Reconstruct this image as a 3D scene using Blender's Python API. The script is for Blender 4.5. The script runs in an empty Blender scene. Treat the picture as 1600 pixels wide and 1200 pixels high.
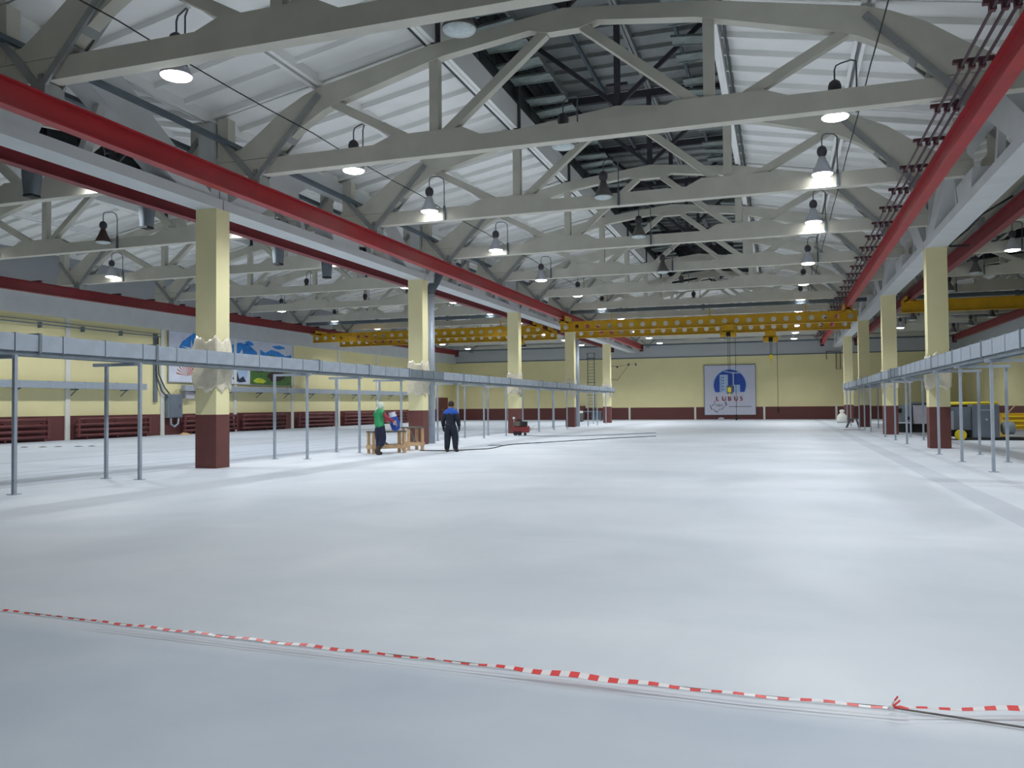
import bpy, bmesh, math, random
from mathutils import Vector, Matrix
random.seed(7)
S = bpy.context.scene
COL = S.collection
PI = math.pi

# ------------------------------------------------------------------ camera
CAM = Vector((4.274, -16.749, 1.4615)); YAW, PITCH, ROLL, FPX = 0.3183, 0.0263, -0.0086, 1274.75
F = Vector((-math.sin(YAW)*math.cos(PITCH), math.cos(YAW)*math.cos(PITCH), math.sin(PITCH)))
R = Vector((math.cos(YAW), math.sin(YAW), 0)); U = R.cross(F)
cr, sr = math.cos(ROLL), math.sin(ROLL)
R2 = R*cr + U*sr; U2 = U*cr - R*sr
cd = bpy.data.cameras.new('camera'); cam = bpy.data.objects.new('camera', cd); COL.objects.link(cam)
M = Matrix((R2, U2, -F)).transposed().to_4x4(); M.translation = CAM; cam.matrix_world = M
cd.sensor_width = 36; cd.lens = FPX/1600*36; cd.clip_start = .05; cd.clip_end = 300
S.camera = cam
# ------------------------------------------------------------------ view, world
S.view_settings.view_transform = 'Standard'; S.view_settings.look = 'None'
S.view_settings.gamma = 1; S.view_settings.use_curve_mapping = False
S.view_settings.exposure = 0.86
W = bpy.data.worlds.new('night'); S.world = W; W.use_nodes = True
W.node_tree.nodes['Background'].inputs[0].default_value = (.02, .025, .035, 1)
LAMP_W = 400.0

# ------------------------------------------------------------------ materials
def lin(c): return tuple((x/12.92 if x <= .04045 else ((x+.055)/1.055)**2.4) for x in c)
def rgb(r, g, b): return lin((r/255, g/255, b/255))
def mat(name, c, rough=.6, metal=0., var=.06, scale=3., bump=0., emit=None, es=0.):
    m = bpy.data.materials.new(name); m.use_nodes = True
    nt = m.node_tree; b = nt.nodes['Principled BSDF']
    b.inputs['Roughness'].default_value = rough; b.inputs['Metallic'].default_value = metal
    tc = nt.nodes.new('ShaderNodeTexCoord'); n = nt.nodes.new('ShaderNodeTexNoise')
    n.inputs['Scale'].default_value = scale; n.inputs['Detail'].default_value = 5
    nt.links.new(tc.outputs['Object'], n.inputs['Vector'])
    r = nt.nodes.new('ShaderNodeValToRGB')
    r.color_ramp.elements[0].position = .3; r.color_ramp.elements[1].position = .7
    r.color_ramp.elements[0].color = tuple(x*(1-var) for x in c)+(1,)
    r.color_ramp.elements[1].color = tuple(min(1, x*(1+var)) for x in c)+(1,)
    nt.links.new(n.outputs['Fac'], r.inputs['Fac']); nt.links.new(r.outputs['Color'], b.inputs['Base Color'])
    if bump:
        bp = nt.nodes.new('ShaderNodeBump'); bp.inputs['Strength'].default_value = bump; bp.inputs['Distance'].default_value = .02
        nt.links.new(n.outputs['Fac'], bp.inputs['Height']); nt.links.new(bp.outputs['Normal'], b.inputs['Normal'])
    if emit:
        b.inputs['Emission Color'].default_value = emit+(1,); b.inputs['Emission Strength'].default_value = es
    return m
MT = dict(
 concrete=mat('whitewashed_concrete', rgb(204, 201, 188), .85, var=.07, scale=1.6, bump=.15),
 girder=mat('painted_girder', rgb(205, 208, 208), .8, var=.05, scale=1.2),
 panel=mat('whitewashed_slab', rgb(246, 246, 243), .9, var=.04, scale=1.0),
 dark_slab=mat('grey_lantern_slab', rgb(150, 153, 151), .9, var=.15, scale=1.2),  # grey slab of the lantern roofs, darker than the whitewashed ones
 dark_pane=mat('blackened_glazing', rgb(62, 70, 70), .5, var=.25, scale=2),
 dark_steel=mat('dark_steel', rgb(70, 68, 74), .6, var=.15),
 slate=mat('slate_steel', rgb(92, 104, 112), .6, var=.1),
 grey_steel=mat('grey_steel', rgb(150, 152, 150), .6, var=.1),
 red_shaded=mat('red_paint_shaded', rgb(124, 32, 40), .5, var=.12, scale=2),  # same red for the aisle beams, with shade put into the colour
 red=mat('red_paint', rgb(165, 36, 44), .45, var=.12, scale=2),
 rust=mat('rust_red_steel', rgb(84, 44, 50), .6, var=.2),
 yellow=mat('crane_yellow', rgb(204, 158, 20), .42, var=.12, scale=2),
 yellow2=mat('bright_yellow', rgb(240, 215, 40), .4, var=.05),
 galv=mat('galvanised_steel', rgb(168, 178, 190), .5, .25, var=.08, scale=6),
 galv_dark=mat('galvanised_dark', rgb(120, 130, 138), .55, .25, var=.1, scale=5),
 cream=mat('cream_paint', rgb(242, 234, 184), .6, var=.03, scale=1.5),
 brown=mat('brown_paint', rgb(108, 62, 58), .6, var=.1, scale=3),
 brown_gloss=mat('brown_pipe', rgb(112, 58, 60), .45, var=.08),
 white=mat('white_paint', rgb(228, 228, 220), .7, var=.03),
 film=mat('cream_film', rgb(236, 228, 204), .28, var=.08, scale=8, bump=.4),
 black=mat('black_rubber', rgb(34, 36, 38), .7, var=.2),
 bell=mat('lamp_bell', rgb(120, 118, 116), .5, .4, var=.1),
 strip_plate=mat('grey_green_strip', rgb(120, 130, 126), .4, var=.35, scale=3),
 bell_lit=mat('lamp_bell_glow', rgb(196, 198, 206), .45, .2, var=.05),  # bell of a lit lamp, its glow put into a paler colour
 bell_brown=mat('lamp_bell_brown', rgb(96, 74, 70), .6, .2, var=.15),
 glass_off=mat('lamp_glass_unlit', rgb(196, 206, 206), .3, var=.12, scale=14),
 glass_on=mat('lamp_glass_lit', (1, 1, 1), .3, emit=(1, 1, 1), es=7.),
 rail_copper=mat('conductor_bar', rgb(82, 66, 74), .5, .3),
 wood=mat('pale_wood', rgb(206, 172, 132), .7, var=.15, scale=6),
 wood_dark=mat('grey_wood', rgb(104, 102, 92), .7, var=.15, scale=6),
 cabinet=mat('grey_machine_paint', rgb(112, 122, 134), .5, var=.07),
 cabinet_lt=mat('pale_machine_paint', rgb(186, 184, 196), .5, var=.05),
 machine_grey=mat('machine_grey', rgb(134, 146, 154), .5, var=.1),
 skin=mat('skin', rgb(196, 150, 124), .6), hair=mat('hair', rgb(58, 42, 36), .8),
 green=mat('green_vest', rgb(52, 160, 104), .8, var=.08, scale=9), sleeve=mat('red_sleeve', rgb(156, 60, 76), .85, var=.1),
 scarf=mat('pale_scarf', rgb(214, 226, 208), .85, var=.08, scale=20), navy=mat('navy_cloth', rgb(34, 38, 64), .85, var=.2, scale=7),
 work=mat('dark_workwear', rgb(30, 36, 50), .85, var=.2, scale=7), blue=mat('royal_blue_cloth', rgb(36, 84, 178), .8, var=.1, scale=8),
 boot=mat('boot', rgb(62, 54, 50), .7, var=.15),
 tape_red=mat('tape_red', rgb(240, 84, 84), .4, var=.05), tape_white=mat('tape_white', rgb(245, 242, 244), .4, var=.03),
 rope=mat('grey_rope', rgb(120, 116, 112), .8), comp=mat('compressor_red', rgb(128, 44, 48), .45, var=.15),
 print_white=mat('print_white', rgb(206, 208, 226), .5, var=.02), print_blue=mat('print_blue', rgb(38, 80, 176), .5, var=.05),
 print_lblue=mat('print_light_blue', rgb(176, 200, 232), .5, var=.05), print_red=mat('print_red', rgb(190, 54, 80), .5),
 print_grey=mat('print_grey', rgb(104, 112, 130), .5), print_navy=mat('print_navy', rgb(40, 44, 70), .5),
 print_sky=mat('print_sky', rgb(46, 140, 226), .5, var=.2, scale=2.5), print_green=mat('print_green', rgb(74, 116, 56), .5, var=.35, scale=4),
 print_dark=mat('print_dark', rgb(50, 34, 36), .5, var=.3), print_lime=mat('print_lime', rgb(190, 206, 50), .5, var=.2, scale=5),
 print_orange=mat('print_orange', rgb(180, 96, 48), .5, var=.2, scale=6), print_cloud=mat('print_cloud', rgb(214, 220, 236), .5, var=.08, scale=2),
)
def nodes(m): return m.node_tree.nodes, m.node_tree.links, m.node_tree.nodes['Principled BSDF']
# wall paint: brown dado, cream field, grey frieze, flat colours by height
def wall_paint(name, zg):
    m = bpy.data.materials.new(name); m.use_nodes = True; N, L, b = nodes(m)
    b.inputs['Roughness'].default_value = .65
    tc = N.new('ShaderNodeTexCoord'); sp = N.new('ShaderNodeSeparateXYZ'); L.new(tc.outputs['Object'], sp.inputs[0])
    def step(z):
        g = N.new('ShaderNodeMath'); g.operation = 'GREATER_THAN'; g.inputs[1].default_value = z; L.new(sp.outputs['Z'], g.inputs[0]); return g
    m1 = N.new('ShaderNodeMix'); m1.data_type = 'RGBA'; m2 = N.new('ShaderNodeMix'); m2.data_type = 'RGBA'
    m1.inputs[6].default_value = rgb(106, 60, 58)+(1,); m1.inputs[7].default_value = rgb(238, 229, 176)+(1,)
    m2.inputs[7].default_value = rgb(188, 192, 194)+(1,)
    L.new(step(1.15).outputs[0], m1.inputs[0]); L.new(m1.outputs[2], m2.inputs[6]); L.new(step(zg).outputs[0], m2.inputs[0])
    n = N.new('ShaderNodeTexNoise'); n.inputs['Scale'].default_value = .7; n.inputs['Detail'].default_value = 6; L.new(tc.outputs['Object'], n.inputs['Vector'])
    mr = N.new('ShaderNodeMapRange'); mr.inputs[3].default_value = .9; mr.inputs[4].default_value = 1.06; L.new(n.outputs['Fac'], mr.inputs[0])
    mm = N.new('ShaderNodeMix'); mm.data_type = 'RGBA'; mm.blend_type = 'MULTIPLY'; mm.inputs[0].default_value = 1
    L.new(m2.outputs[2], mm.inputs[6]); L.new(mr.outputs[0], mm.inputs[7]); L.new(mm.outputs[2], b.inputs['Base Color'])
    return m
MT['wall'] = wall_paint('wall_paint', 5.85); MT['wall_left'] = wall_paint('wall_paint_left', 5.95)
# floor: pale polished screed, older bluish slab in front of the joint and in the aisles, trench covers and stains
def floor_mat():
    m = bpy.data.materials.new('screed_floor'); m.use_nodes = True; N, L, b = nodes(m)
    tc = N.new('ShaderNodeTexCoord'); sp = N.new('ShaderNodeSeparateXYZ'); L.new(tc.outputs['Object'], sp.inputs[0])
    def math_(op, a, bb=None, clamp=False):
        n = N.new('ShaderNodeMath'); n.operation = op; n.use_clamp = clamp
        for i, v in enumerate((a, bb)):
            if v is None: continue
            if isinstance(v, (int, float)): n.inputs[i].default_value = v
            else: L.new(v, n.inputs[i])
        return n.outputs[0]
    def noise(s, d=5, stretch=None, dist=0.):
        n = N.new('ShaderNodeTexNoise'); n.inputs['Scale'].default_value = s; n.inputs['Detail'].default_value = d; n.inputs['Distortion'].default_value = dist
        if stretch:
            mp = N.new('ShaderNodeMapping'); mp.inputs['Scale'].default_value = stretch; L.new(tc.outputs['Object'], mp.inputs[0]); L.new(mp.outputs[0], n.inputs['Vector'])
        else: L.new(tc.outputs['Object'], n.inputs['Vector'])
        return n.outputs['Fac']
    def mix(f, a, c, bt='MIX'):
        n = N.new('ShaderNodeMix'); n.data_type = 'RGBA'; n.blend_type = bt
        if isinstance(f, (int, float)): n.inputs[0].default_value = f
        else: L.new(f, n.inputs[0])
        for i, v in ((6, a), (7, c)):
            if isinstance(v, tuple): n.inputs[i].default_value = v+(1,)
            else: L.new(v, n.inputs[i])
        return n.outputs[2]
    X, Y = sp.outputs['X'], sp.outputs['Y']
    def ramp(v, lo, hi):
        r = N.new('ShaderNodeMapRange'); r.inputs[1].default_value = lo; r.inputs[2].default_value = hi; L.new(v, r.inputs[0]); return r.outputs[0]
    base = mix(ramp(noise(.35, 6, stretch=(.55, 1, 1), dist=.6), .35, .68), rgb(198, 206, 215), rgb(224, 229, 235))
    base = mix(ramp(noise(1.3, 6, stretch=(1, .45, 1)), .4, .75), base, rgb(210, 215, 224))
    wob = math_('MULTIPLY', math_('SUBTRACT', noise(.9, 3), .5), .12)
    near = ramp(math_('MULTIPLY', math_('ADD', math_('ADD', Y, math_('MULTIPLY', wob, 3.)), math_('MULTIPLY', X, .04)), -1.0), 12.4, 12.62)
    old = mix(ramp(noise(.8, 6), .35, .7), rgb(182, 193, 207), rgb(200, 208, 218))
    base = mix(near, base, old)
    left = math_('LESS_THAN', X, -9.55)
    base = mix(math_('MULTIPLY', left, .55), base, rgb(180, 190, 204))
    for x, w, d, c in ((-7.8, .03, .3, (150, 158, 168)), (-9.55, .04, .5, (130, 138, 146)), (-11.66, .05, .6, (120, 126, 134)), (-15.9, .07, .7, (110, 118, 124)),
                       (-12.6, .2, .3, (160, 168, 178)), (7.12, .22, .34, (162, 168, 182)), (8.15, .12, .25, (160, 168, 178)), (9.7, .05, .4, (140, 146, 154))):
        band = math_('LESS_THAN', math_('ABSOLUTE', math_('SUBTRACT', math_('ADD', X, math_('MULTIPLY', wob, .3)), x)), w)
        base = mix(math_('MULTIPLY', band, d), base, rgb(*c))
    # hairline scratch and damp patches
    patch = ramp(noise(.45, 5, stretch=(1.0, .6, 1), dist=.5), .52, .72)
    base = mix(math_('MULTIPLY', patch, .2), base, rgb(150, 160, 172))
    dust = ramp(noise(22, 3), .62, .8); base = mix(math_('MULTIPLY', dust, .12), base, rgb(170, 176, 182))
    L.new(base, b.inputs['Base Color'])
    rr = N.new('ShaderNodeMapRange'); rr.inputs[3].default_value = .42; rr.inputs[4].default_value = .62; L.new(noise(.6, 5), rr.inputs[0]); L.new(rr.outputs[0], b.inputs['Roughness'])
    b.inputs['Specular IOR Level'].default_value = .3
    bp = N.new('ShaderNodeBump'); bp.inputs['Strength'].default_value = .12; bp.inputs['Distance'].default_value = .01; L.new(noise(5, 6), bp.inputs['Height']); L.new(bp.outputs[0], b.inputs['Normal'])
    return m
MT['floor'] = floor_mat()

# ------------------------------------------------------------------ mesh helpers
class MB:
    def __init__(s): s.v = []; s.f = []; s.m = []; s.sm = []
    def add(s, vs, fs, mi=0, smooth=False):
        o = len(s.v); s.v += [tuple(v) for v in vs]; s.f += [tuple(i+o for i in f) for f in fs]; s.m += [mi]*len(fs); s.sm += [smooth]*len(fs); return s
    def box(s, x0, x1, y0, y1, z0, z1, mi=0):
        vs = [(x, y, z) for x in (x0, x1) for y in (y0, y1) for z in (z0, z1)]
        return s.add(vs, [(0, 1, 3, 2), (4, 6, 7, 5), (0, 4, 5, 1), (2, 3, 7, 6), (0, 2, 6, 4), (1, 5, 7, 3)], mi)
    def prism(s, poly, a0, a1, axis='y', mi=0):            # poly in the two other axes
        def P(p, a): return (p[0], a, p[1]) if axis == 'y' else ((a, p[0], p[1]) if axis == 'x' else (p[0], p[1], a))
        n = len(poly); vs = [P(p, a0) for p in poly]+[P(p, a1) for p in poly]
        fs = [tuple(range(n)), tuple(range(2*n-1, n-1, -1))]+[(i, i+n, (i+1) % n+n, (i+1) % n) for i in range(n)]
        return s.add(vs, fs, mi)
    def bar(s, a, b, w, h, mi=0, up=(0, 0, 1)):            # square bar from a to b
        a, b = Vector(a), Vector(b); d = (b-a).normalized(); u = Vector(up)
        if abs(d.dot(u)) > .98: u = Vector((0, 1, 0))
        sd = d.cross(u).normalized(); u = sd.cross(d)
        vs = [p+sd*i*w/2+u*j*h/2 for p in (a, b) for i, j in ((-1, -1), (1, -1), (1, 1), (-1, 1))]
        return s.add(vs, [(0, 3, 2, 1), (4, 5, 6, 7)]+[(i, (i+1) % 4, (i+1) % 4+4, i+4) for i in range(4)], mi)
    def tube(s, pts, r, n=8, mi=0, cap=True):
        pts = [Vector(p) for p in pts]; rings = []; rr = r if isinstance(r, (list, tuple)) else [r]*len(pts)
        t0 = (pts[1]-pts[0]).normalized(); u = t0.orthogonal().normalized()
        vs = []
        for i, p in enumerate(pts):
            t = ((pts[min(i+1, len(pts)-1)]-pts[max(i-1, 0)])).normalized()
            u = (u-t*u.dot(t)).normalized(); w = t.cross(u)
            vs += [p+(u*math.cos(k*2*PI/n)+w*math.sin(k*2*PI/n))*rr[i] for k in range(n)]
        fs = [(i*n+k, i*n+(k+1) % n, (i+1)*n+(k+1) % n, (i+1)*n+k) for i in range(len(pts)-1) for k in range(n)]
        s.add(vs, fs, mi, True)
        if cap:
            o = len(s.v)-len(vs); s.f += [tuple(o+k for k in range(n-1, -1, -1)), tuple(o+len(vs)-n+k for k in range(n))]; s.m += [mi]*2; s.sm += [False]*2
        return s
    def lathe(s, prof, c=(0, 0, 0), n=20, mi=0):           # prof (r, z)
        vs = [(c[0]+r*math.cos(k*2*PI/n), c[1]+r*math.sin(k*2*PI/n), c[2]+z) for r, z in prof for k in range(n)]
        fs = [(i*n+k, i*n+(k+1) % n, (i+1)*n+(k+1) % n, (i+1)*n+k) for i in range(len(prof)-1) for k in range(n)]
        return s.add(vs, fs, mi, True)
    def mesh(s, name, mats):
        me = bpy.data.meshes.new(name); me.from_pydata(s.v, [], s.f); me.polygons.foreach_set('material_index', s.m)
        me.polygons.foreach_set('use_smooth', s.sm)
        for m in (mats if isinstance(mats, (list, tuple)) else [mats]): me.materials.append(MT[m])
        me.update(); bm = bmesh.new(); bm.from_mesh(me); bmesh.ops.recalc_face_normals(bm, faces=bm.faces); bm.to_mesh(me); bm.free()
        return me
def obj(name, me, parent=None, loc=(0, 0, 0), rot=(0, 0, 0), label=None, scale=None):
    if isinstance(me, tuple): me = me[0].mesh(name, me[1])
    o = bpy.data.objects.new(name, me); COL.objects.link(o); o.location = loc; o.rotation_euler = rot
    if scale: o.scale = scale
    if parent: o.parent = parent
    if label: o['label'] = label
    return o
def thing(name, label, cat, loc=(0, 0, 0), rz=0, group=None, me=None):
    if isinstance(me, tuple): me = me[0].mesh(name, me[1])
    o = bpy.data.objects.new(name, me); COL.objects.link(o); o.location = loc; o.rotation_euler = (0, 0, rz)
    o['label'] = label; o['category'] = cat
    if group: o['group'] = group
    return o
def struct(name, me, parent=None, loc=(0, 0, 0)):
    o = obj(name, me, parent, loc)
    if not parent: o['kind'] = 'structure'
    return o
def copy_tree(o, parent=None):
    c = o.copy(); COL.objects.link(c); c.parent = parent
    for ch in list(o.children): copy_tree(ch, c)
    return c
ORD = ['first', 'second', 'third', 'fourth', 'fifth', 'sixth', 'seventh', 'eighth', 'ninth', 'tenth', 'eleventh', 'twelfth', 'thirteenth']
XW, XP, YF, YR = -27.9, 19.2, 61.5, -24.0               # left wall, right partition, far wall, rear wall
SP = {'nave': 0, 'left aisle': -18, 'right aisle': 18}

# ------------------------------------------------------------------ setting
struct('floor', (MB().box(XW-.3, 27.9, YR-.3, YF+.3, -.2, 0), 'floor'))
wl = struct('wall_left', (MB().box(XW-.3, XW, YR, YF, 0, 9.4), 'wall_left'))
wf = struct('wall_far', (MB().box(XW, 27.6, YF, YF+.3, 0, 9.9), 'wall'))
wr = struct('wall_right', (MB().box(XP, XP+.25, YR, YF, 0, 6.95), 'wall'))
struct('wall_right_outer', (MB().box(27.6, 27.9, YR, YF, 0, 9.4), 'wall'))
struct('wall_rear', (MB().box(XW, 27.6, YR-.3, YR, 0, 9.9), 'wall'))
struct('trim_1', (MB().box(XW, XW+.32, YR, YF, 5.78, 6.86), 'girder'))          # lintel beam along the left wall
struct('trim_2', (MB().box(XW+.33, XP, YF-.05, YF, 5.86, 5.94), 'slate'))      # dark joint under the far frieze
pm = (MB().box(0, .07, -.13, .13, 0, 5.78)).mesh('pilaster', 'white')
y = 13.4
while y < 60:
    obj('pilaster', pm, wl, (XW, y, 0)); y += 6.25
obj('pilaster', pm, wl, (XW, 7.15, 0)); obj('pilaster', pm, wl, (XW, .9, 0))
pm2 = MB().box(-.09, .09, -.06, 0, 0, 1.2).mesh('pilaster', 'white')
for x in (-21.9, -15.75, -9.6, -3.4, 2.8, 8.95, 15.1): obj('pilaster', pm2, wf, (x, YF, 0))
# brown door leaf in the far corner of the left wall
dm = MB().box(0, .09, -1.4, 1.4, 0, 2.3).box(.09, .11, -1.3, -.05, .05, 2.2).box(.09, .11, .05, 1.3, .05, 2.2)
d1 = struct('door_1', (dm, 'brown'), None, (XW, 58.4, 0))
obj('door_handle', (MB().box(.11, .16, -.03, .03, 1.0, 1.2), 'galv'), d1)

# --- roof: ribbed slabs (parts of the ceiling), one mesh shared
def slab(l, w, mname, name):
    b = MB(); b.box(0, l, 0, w, .26, .31)
    for a, c in ((.015, .1), (l-.1, l-.015)): b.box(a, c, 0, w, 0, .27)
    for k in range(7):
        yy = .02+k*(w-.14)/6; b.box(.1, l-.1, yy, yy+.09, .1 if k in (0, 6) else .13, .27)
    return b.mesh(name, mname)
slm = slab(3.0, 6.0, 'panel', 'roof_slab'); sld = slab(3.0, 6.0, 'dark_slab', 'lantern_slab')
RZ = {0: 9.93, 3: 9.6, 6: 9.03, 9: 8.47}
YB = [YR+6*k for k in range(14)]                          # bays -24..60
YL0, YL1 = -18, 42                                       # lantern extent
cb = MB()
for c in SP.values():                                    # deck over the slabs, added to seal out light
    for sg in (-1, 1):
        p = [(c+sg*3, 9.95), (c+sg*9.02, 8.83), (c+sg*9.02, 8.9), (c+sg*3, 10.05)]
        cb.prism(p, YR-.3, YF+.3)
    for a, bb in ((YR-.3, YL0), (YL1, YF+.3)):
        cb.prism([(c-3, 9.95), (c, 10.3), (c+3, 9.95), (c+3, 10.05), (c, 10.4), (c-3, 10.05)], a, bb)
    
ceil = struct('ceiling', (cb, 'panel'))
for c in SP.values():
    for yb in YB:
        if yb+6 > YF+5: continue
        for sg in (-1, 1):
            for xa in (3, 6):
                za, zb = RZ[xa], RZ[xa+3]; ang = math.atan2(zb-za, 3)
                o = obj('roof_slab', slm, ceil)
                if sg > 0: o.location = (c+xa, yb, za); o.rotation_euler = (0, -ang, 0)
                else: o.location = (c-xa-3, yb, zb); o.rotation_euler = (0, ang, 0)
            if not (YL0 <= yb < YL1):
                ang = math.atan2(RZ[0]-RZ[3], 3); o = obj('roof_slab', slm, ceil)
                if sg > 0: o.location = (c, yb, RZ[0]); o.rotation_euler = (0, ang, 0)
                else: o.location = (c-3, yb, RZ[3]); o.rotation_euler = (0, -ang, 0)

# --- roof lanterns
curb = MB().box(-.1, .06, 0, 6, 9.62, 10.32).mesh('curb_panel', 'panel')
pane = MB().box(-.02, .02, 0, 1.42, 0, .56).mesh('glazing_pane', 'dark_pane')
bar_h = MB().box(-.05, .05, 0, 6, -.035, .035).mesh('glazing_bar', 'dark_steel')
strip_plate = MB().box(-.6, .6, 0, .04, -.03, .03).box(-.6, .6, .52, .56, -.03, .03).box(-.6, .6, .04, .52, -.008, .008).mesh('lantern_strip', 'strip_plate')  # plates added to imitate the pale and dark strips across the lantern
lt_post = MB().box(-.09, .09, -.09, .09, 9.6, 12.45).mesh('lantern_post', 'dark_steel')
cen_post = MB().box(-.08, .08, -.08, .08, 9.88, 12.45).box(-.3, .3, -.05, .05, 10.5, 10.58).mesh('lantern_post', 'dark_steel')
lt_beam = MB().box(-3.1, 3.1, -.09, .09, 12.35, 12.6).mesh('lantern_beam', 'dark_steel')
lt_dia = [MB().bar((0, 0, 9.95), (sg*2.9, 0, 12.4), .09, .12).mesh('lantern_brace', 'dark_steel') for sg in (-1, 1)]
lt_purl = MB().bar((0, 0, 0), (0, 6, 0), .1, .14).mesh('lantern_purlin', 'slate')
for nm, c in SP.items():
    L = thing('roof_lantern', 'dark glazed roof lantern running along the ridge of the '+nm, 'roof lantern', (c, 0, 0), 0, None)
    for yb in range(YL0, YL1, 6):
        for sg in (-1, 1):
            obj('curb_panel', curb, L, (sg*3.02, yb, 0))
            for r_ in (0, 2, 4): obj('glazing_bar', bar_h, L, (sg*3.0, yb, 10.36+r_*.5))
            if nm == 'nave' or yb < 30:
                for k in range(5): obj('lantern_strip', strip_plate, L, (sg*2.35, yb+.7+k*1.1, 10.75+.04*(k % 3)), (0, sg*.1*(k % 2), 0))
            for k in range(4):
                for r_ in range(4):
                    if nm == 'nave' or yb < 24: obj('glazing_pane', pane, L, (sg*(3.03+.05*(r_ % 2)), yb+.03+1.5*k, 10.38+r_*.5), (0, sg*.18, 0), scale=(1, 1, .84))
            obj('lantern_roof_slab', sld, L, (0 if sg > 0 else -3, yb, 12.6))
            if nm == 'nave': obj('lantern_purlin', lt_purl, L, (sg*1.5, yb, 12.5))
    for yb in range(YL0, YL1+1, 6):
        for x in (-3, 3): obj('lantern_post', lt_post, L, (x, yb, 0))
        obj('lantern_post', cen_post, L, (0, yb, 0)); obj('lantern_beam', lt_beam, L, (0, yb, 0))
        for d in lt_dia: obj('lantern_brace', d, L, (0, yb, 0))
    endm = MB().box(-3.1, 3.1, -.05, .05, 9.6, 12.9).mesh('end_wall', 'dark_pane')
    obj('end_wall', endm, L, (0, YL0-.1, 0)); obj('end_wall', endm, L, (0, YL1+.1, 0))
    sid = MB().box(3.2, 3.25, YL0, YL1, 9.6, 12.9).box(-3.25, -3.2, YL0, YL1, 9.6, 12.9).mesh('side_wall', 'dark_pane')
    obj('side_wall', sid, L)

# --- concrete roof trusses
def mirror(p): return p+[(-x, z) for x, z in reversed(p)]
tm = {}
bc = [(0, 7.42), (1.9, 7.42), (2.25, 7.62), (4.0, 7.62), (4.5, 7.45), (8.9, 7.45), (8.9, 7.07), (0, 7.07)]
b_ = MB()
b_.prism([(-8.9, 7.07), (8.9, 7.07), (8.9, 7.45), (4.5, 7.45), (4.05, 7.62), (2.3, 7.62), (1.9, 7.42), (-1.9, 7.42), (-2.3, 7.62), (-4.05, 7.62), (-4.5, 7.45), (-8.9, 7.45)], -.13, .13)
tm['bottom_chord'] = b_.mesh('bottom_chord', 'concrete')
top = [(8.88, 7.46), (8.75, 7.62), (8.1, 7.72), (7.55, 8.08), (6.95, 8.52), (6.35, 8.82), (5.9, 8.98), (3.05, 9.56), (0, 9.9)]
bot = [(-.0, 9.42), (.35, 9.42), (.75, 9.53), (2.75, 9.27), (3.2, 9.16), (5.3, 8.6), (5.8, 8.42), (6.3, 8.14), (6.8, 7.78), (7.15, 7.5), (7.2, 7.46)]
halfp = top+bot
b_ = MB(); b_.prism(halfp, -.13, .13); b_.prism([(-x, z) for x, z in halfp], -.13, .13)
tm['top_chord'] = b_.mesh('top_chord', 'concrete')
def dia(a, b, w, d, m='concrete', nm='diagonal'): return MB().bar((a[0], 0, a[1]), (b[0], 0, b[1]), d, w, up=(0, 0, 1)).mesh(nm, m)
parts = [('bottom_chord', tm['bottom_chord']), ('top_chord', tm['top_chord'])]
for sg in (-1, 1):
    parts += [('diagonal', dia((sg*.42, 9.46), (sg*2.75, 7.55), .19, .2)), ('diagonal', dia((sg*3.7, 7.56), (sg*5.75, 8.66), .19, .2)),
              ('post', MB().box(sg*3-.11, sg*3+.11, -.1, .1, 7.55, 9.3).mesh('post', 'concrete')),
              ('roof_stub', MB().box(sg*8.6-.15, sg*8.6+.15, -.14, .14, 7.5, 8.54).mesh('roof_stub', 'concrete'))]
hang = []
def ladder_strut(a, b, m):
    q = MB(); A, B = Vector((a[0], 0, a[1])), Vector((b[0], 0, b[1])); d = (B-A).normalized(); L_ = (B-A).length
    for yy in (-.17, .17): q.bar(A+Vector((0, yy, 0)), B+Vector((0, yy, 0)), .05, .13)
    n = max(2, int(L_/.42)); nn = Vector((-d.z, 0, d.x)); nn = nn if nn.z < 0 else -nn
    for k in range(1, n):
        p = A+d*(L_*k/n); q.bar(p+nn*.06+Vector((0, -.17, 0)), p+nn*.06+Vector((0, .17, 0)), .17, .02, up=tuple(nn))
    return q.mesh('hanger_strut', m)
for sg in (-1, 1):
    hang += [('hanger_strut', ladder_strut((sg*7.62, 6.95), (sg*5.9, 8.8), 'grey_steel')), ('hanger_strut', ladder_strut((sg*7.68, 6.95), (sg*8.72, 8.1), 'grey_steel')),
             ('hanger_plate', MB().box(sg*7.66-.16, sg*7.66+.16, -.2, .2, 6.84, 7.04).box(sg*7.66-.05, sg*7.66+.05, -.16, .16, 7.04, 7.2).mesh('hanger_plate', 'grey_steel'))]
T0 = thing('roof_truss', '', 'truss')
for n_, m_ in parts+hang: obj(n_, m_, T0)
first = True
for nm, c in SP.items():
    k = 0
    for yy in range(-18, 61, 6):
        if nm != 'nave' and yy < 0: continue
        t = T0 if first else copy_tree(T0); first = False
        t.location = (c, yy if yy < 60 else 60.8, 0)
        t['group'] = 'concrete roof trusses'
        if nm == 'nave' and yy == -18: t['label'] = 'white concrete roof truss behind the camera'
        elif nm == 'nave' and yy == -12: t['label'] = 'white concrete roof truss overhead, nearest above the red and white tape'
        else:
            i = k; k += 1
            where = {'nave': 'in the middle hall', 'left aisle': 'beyond the left row of columns', 'right aisle': 'beyond the right row of columns'}[nm]
            t['label'] = 'white concrete roof truss %s, %s from the camera' % (where, ORD[i])
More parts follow.
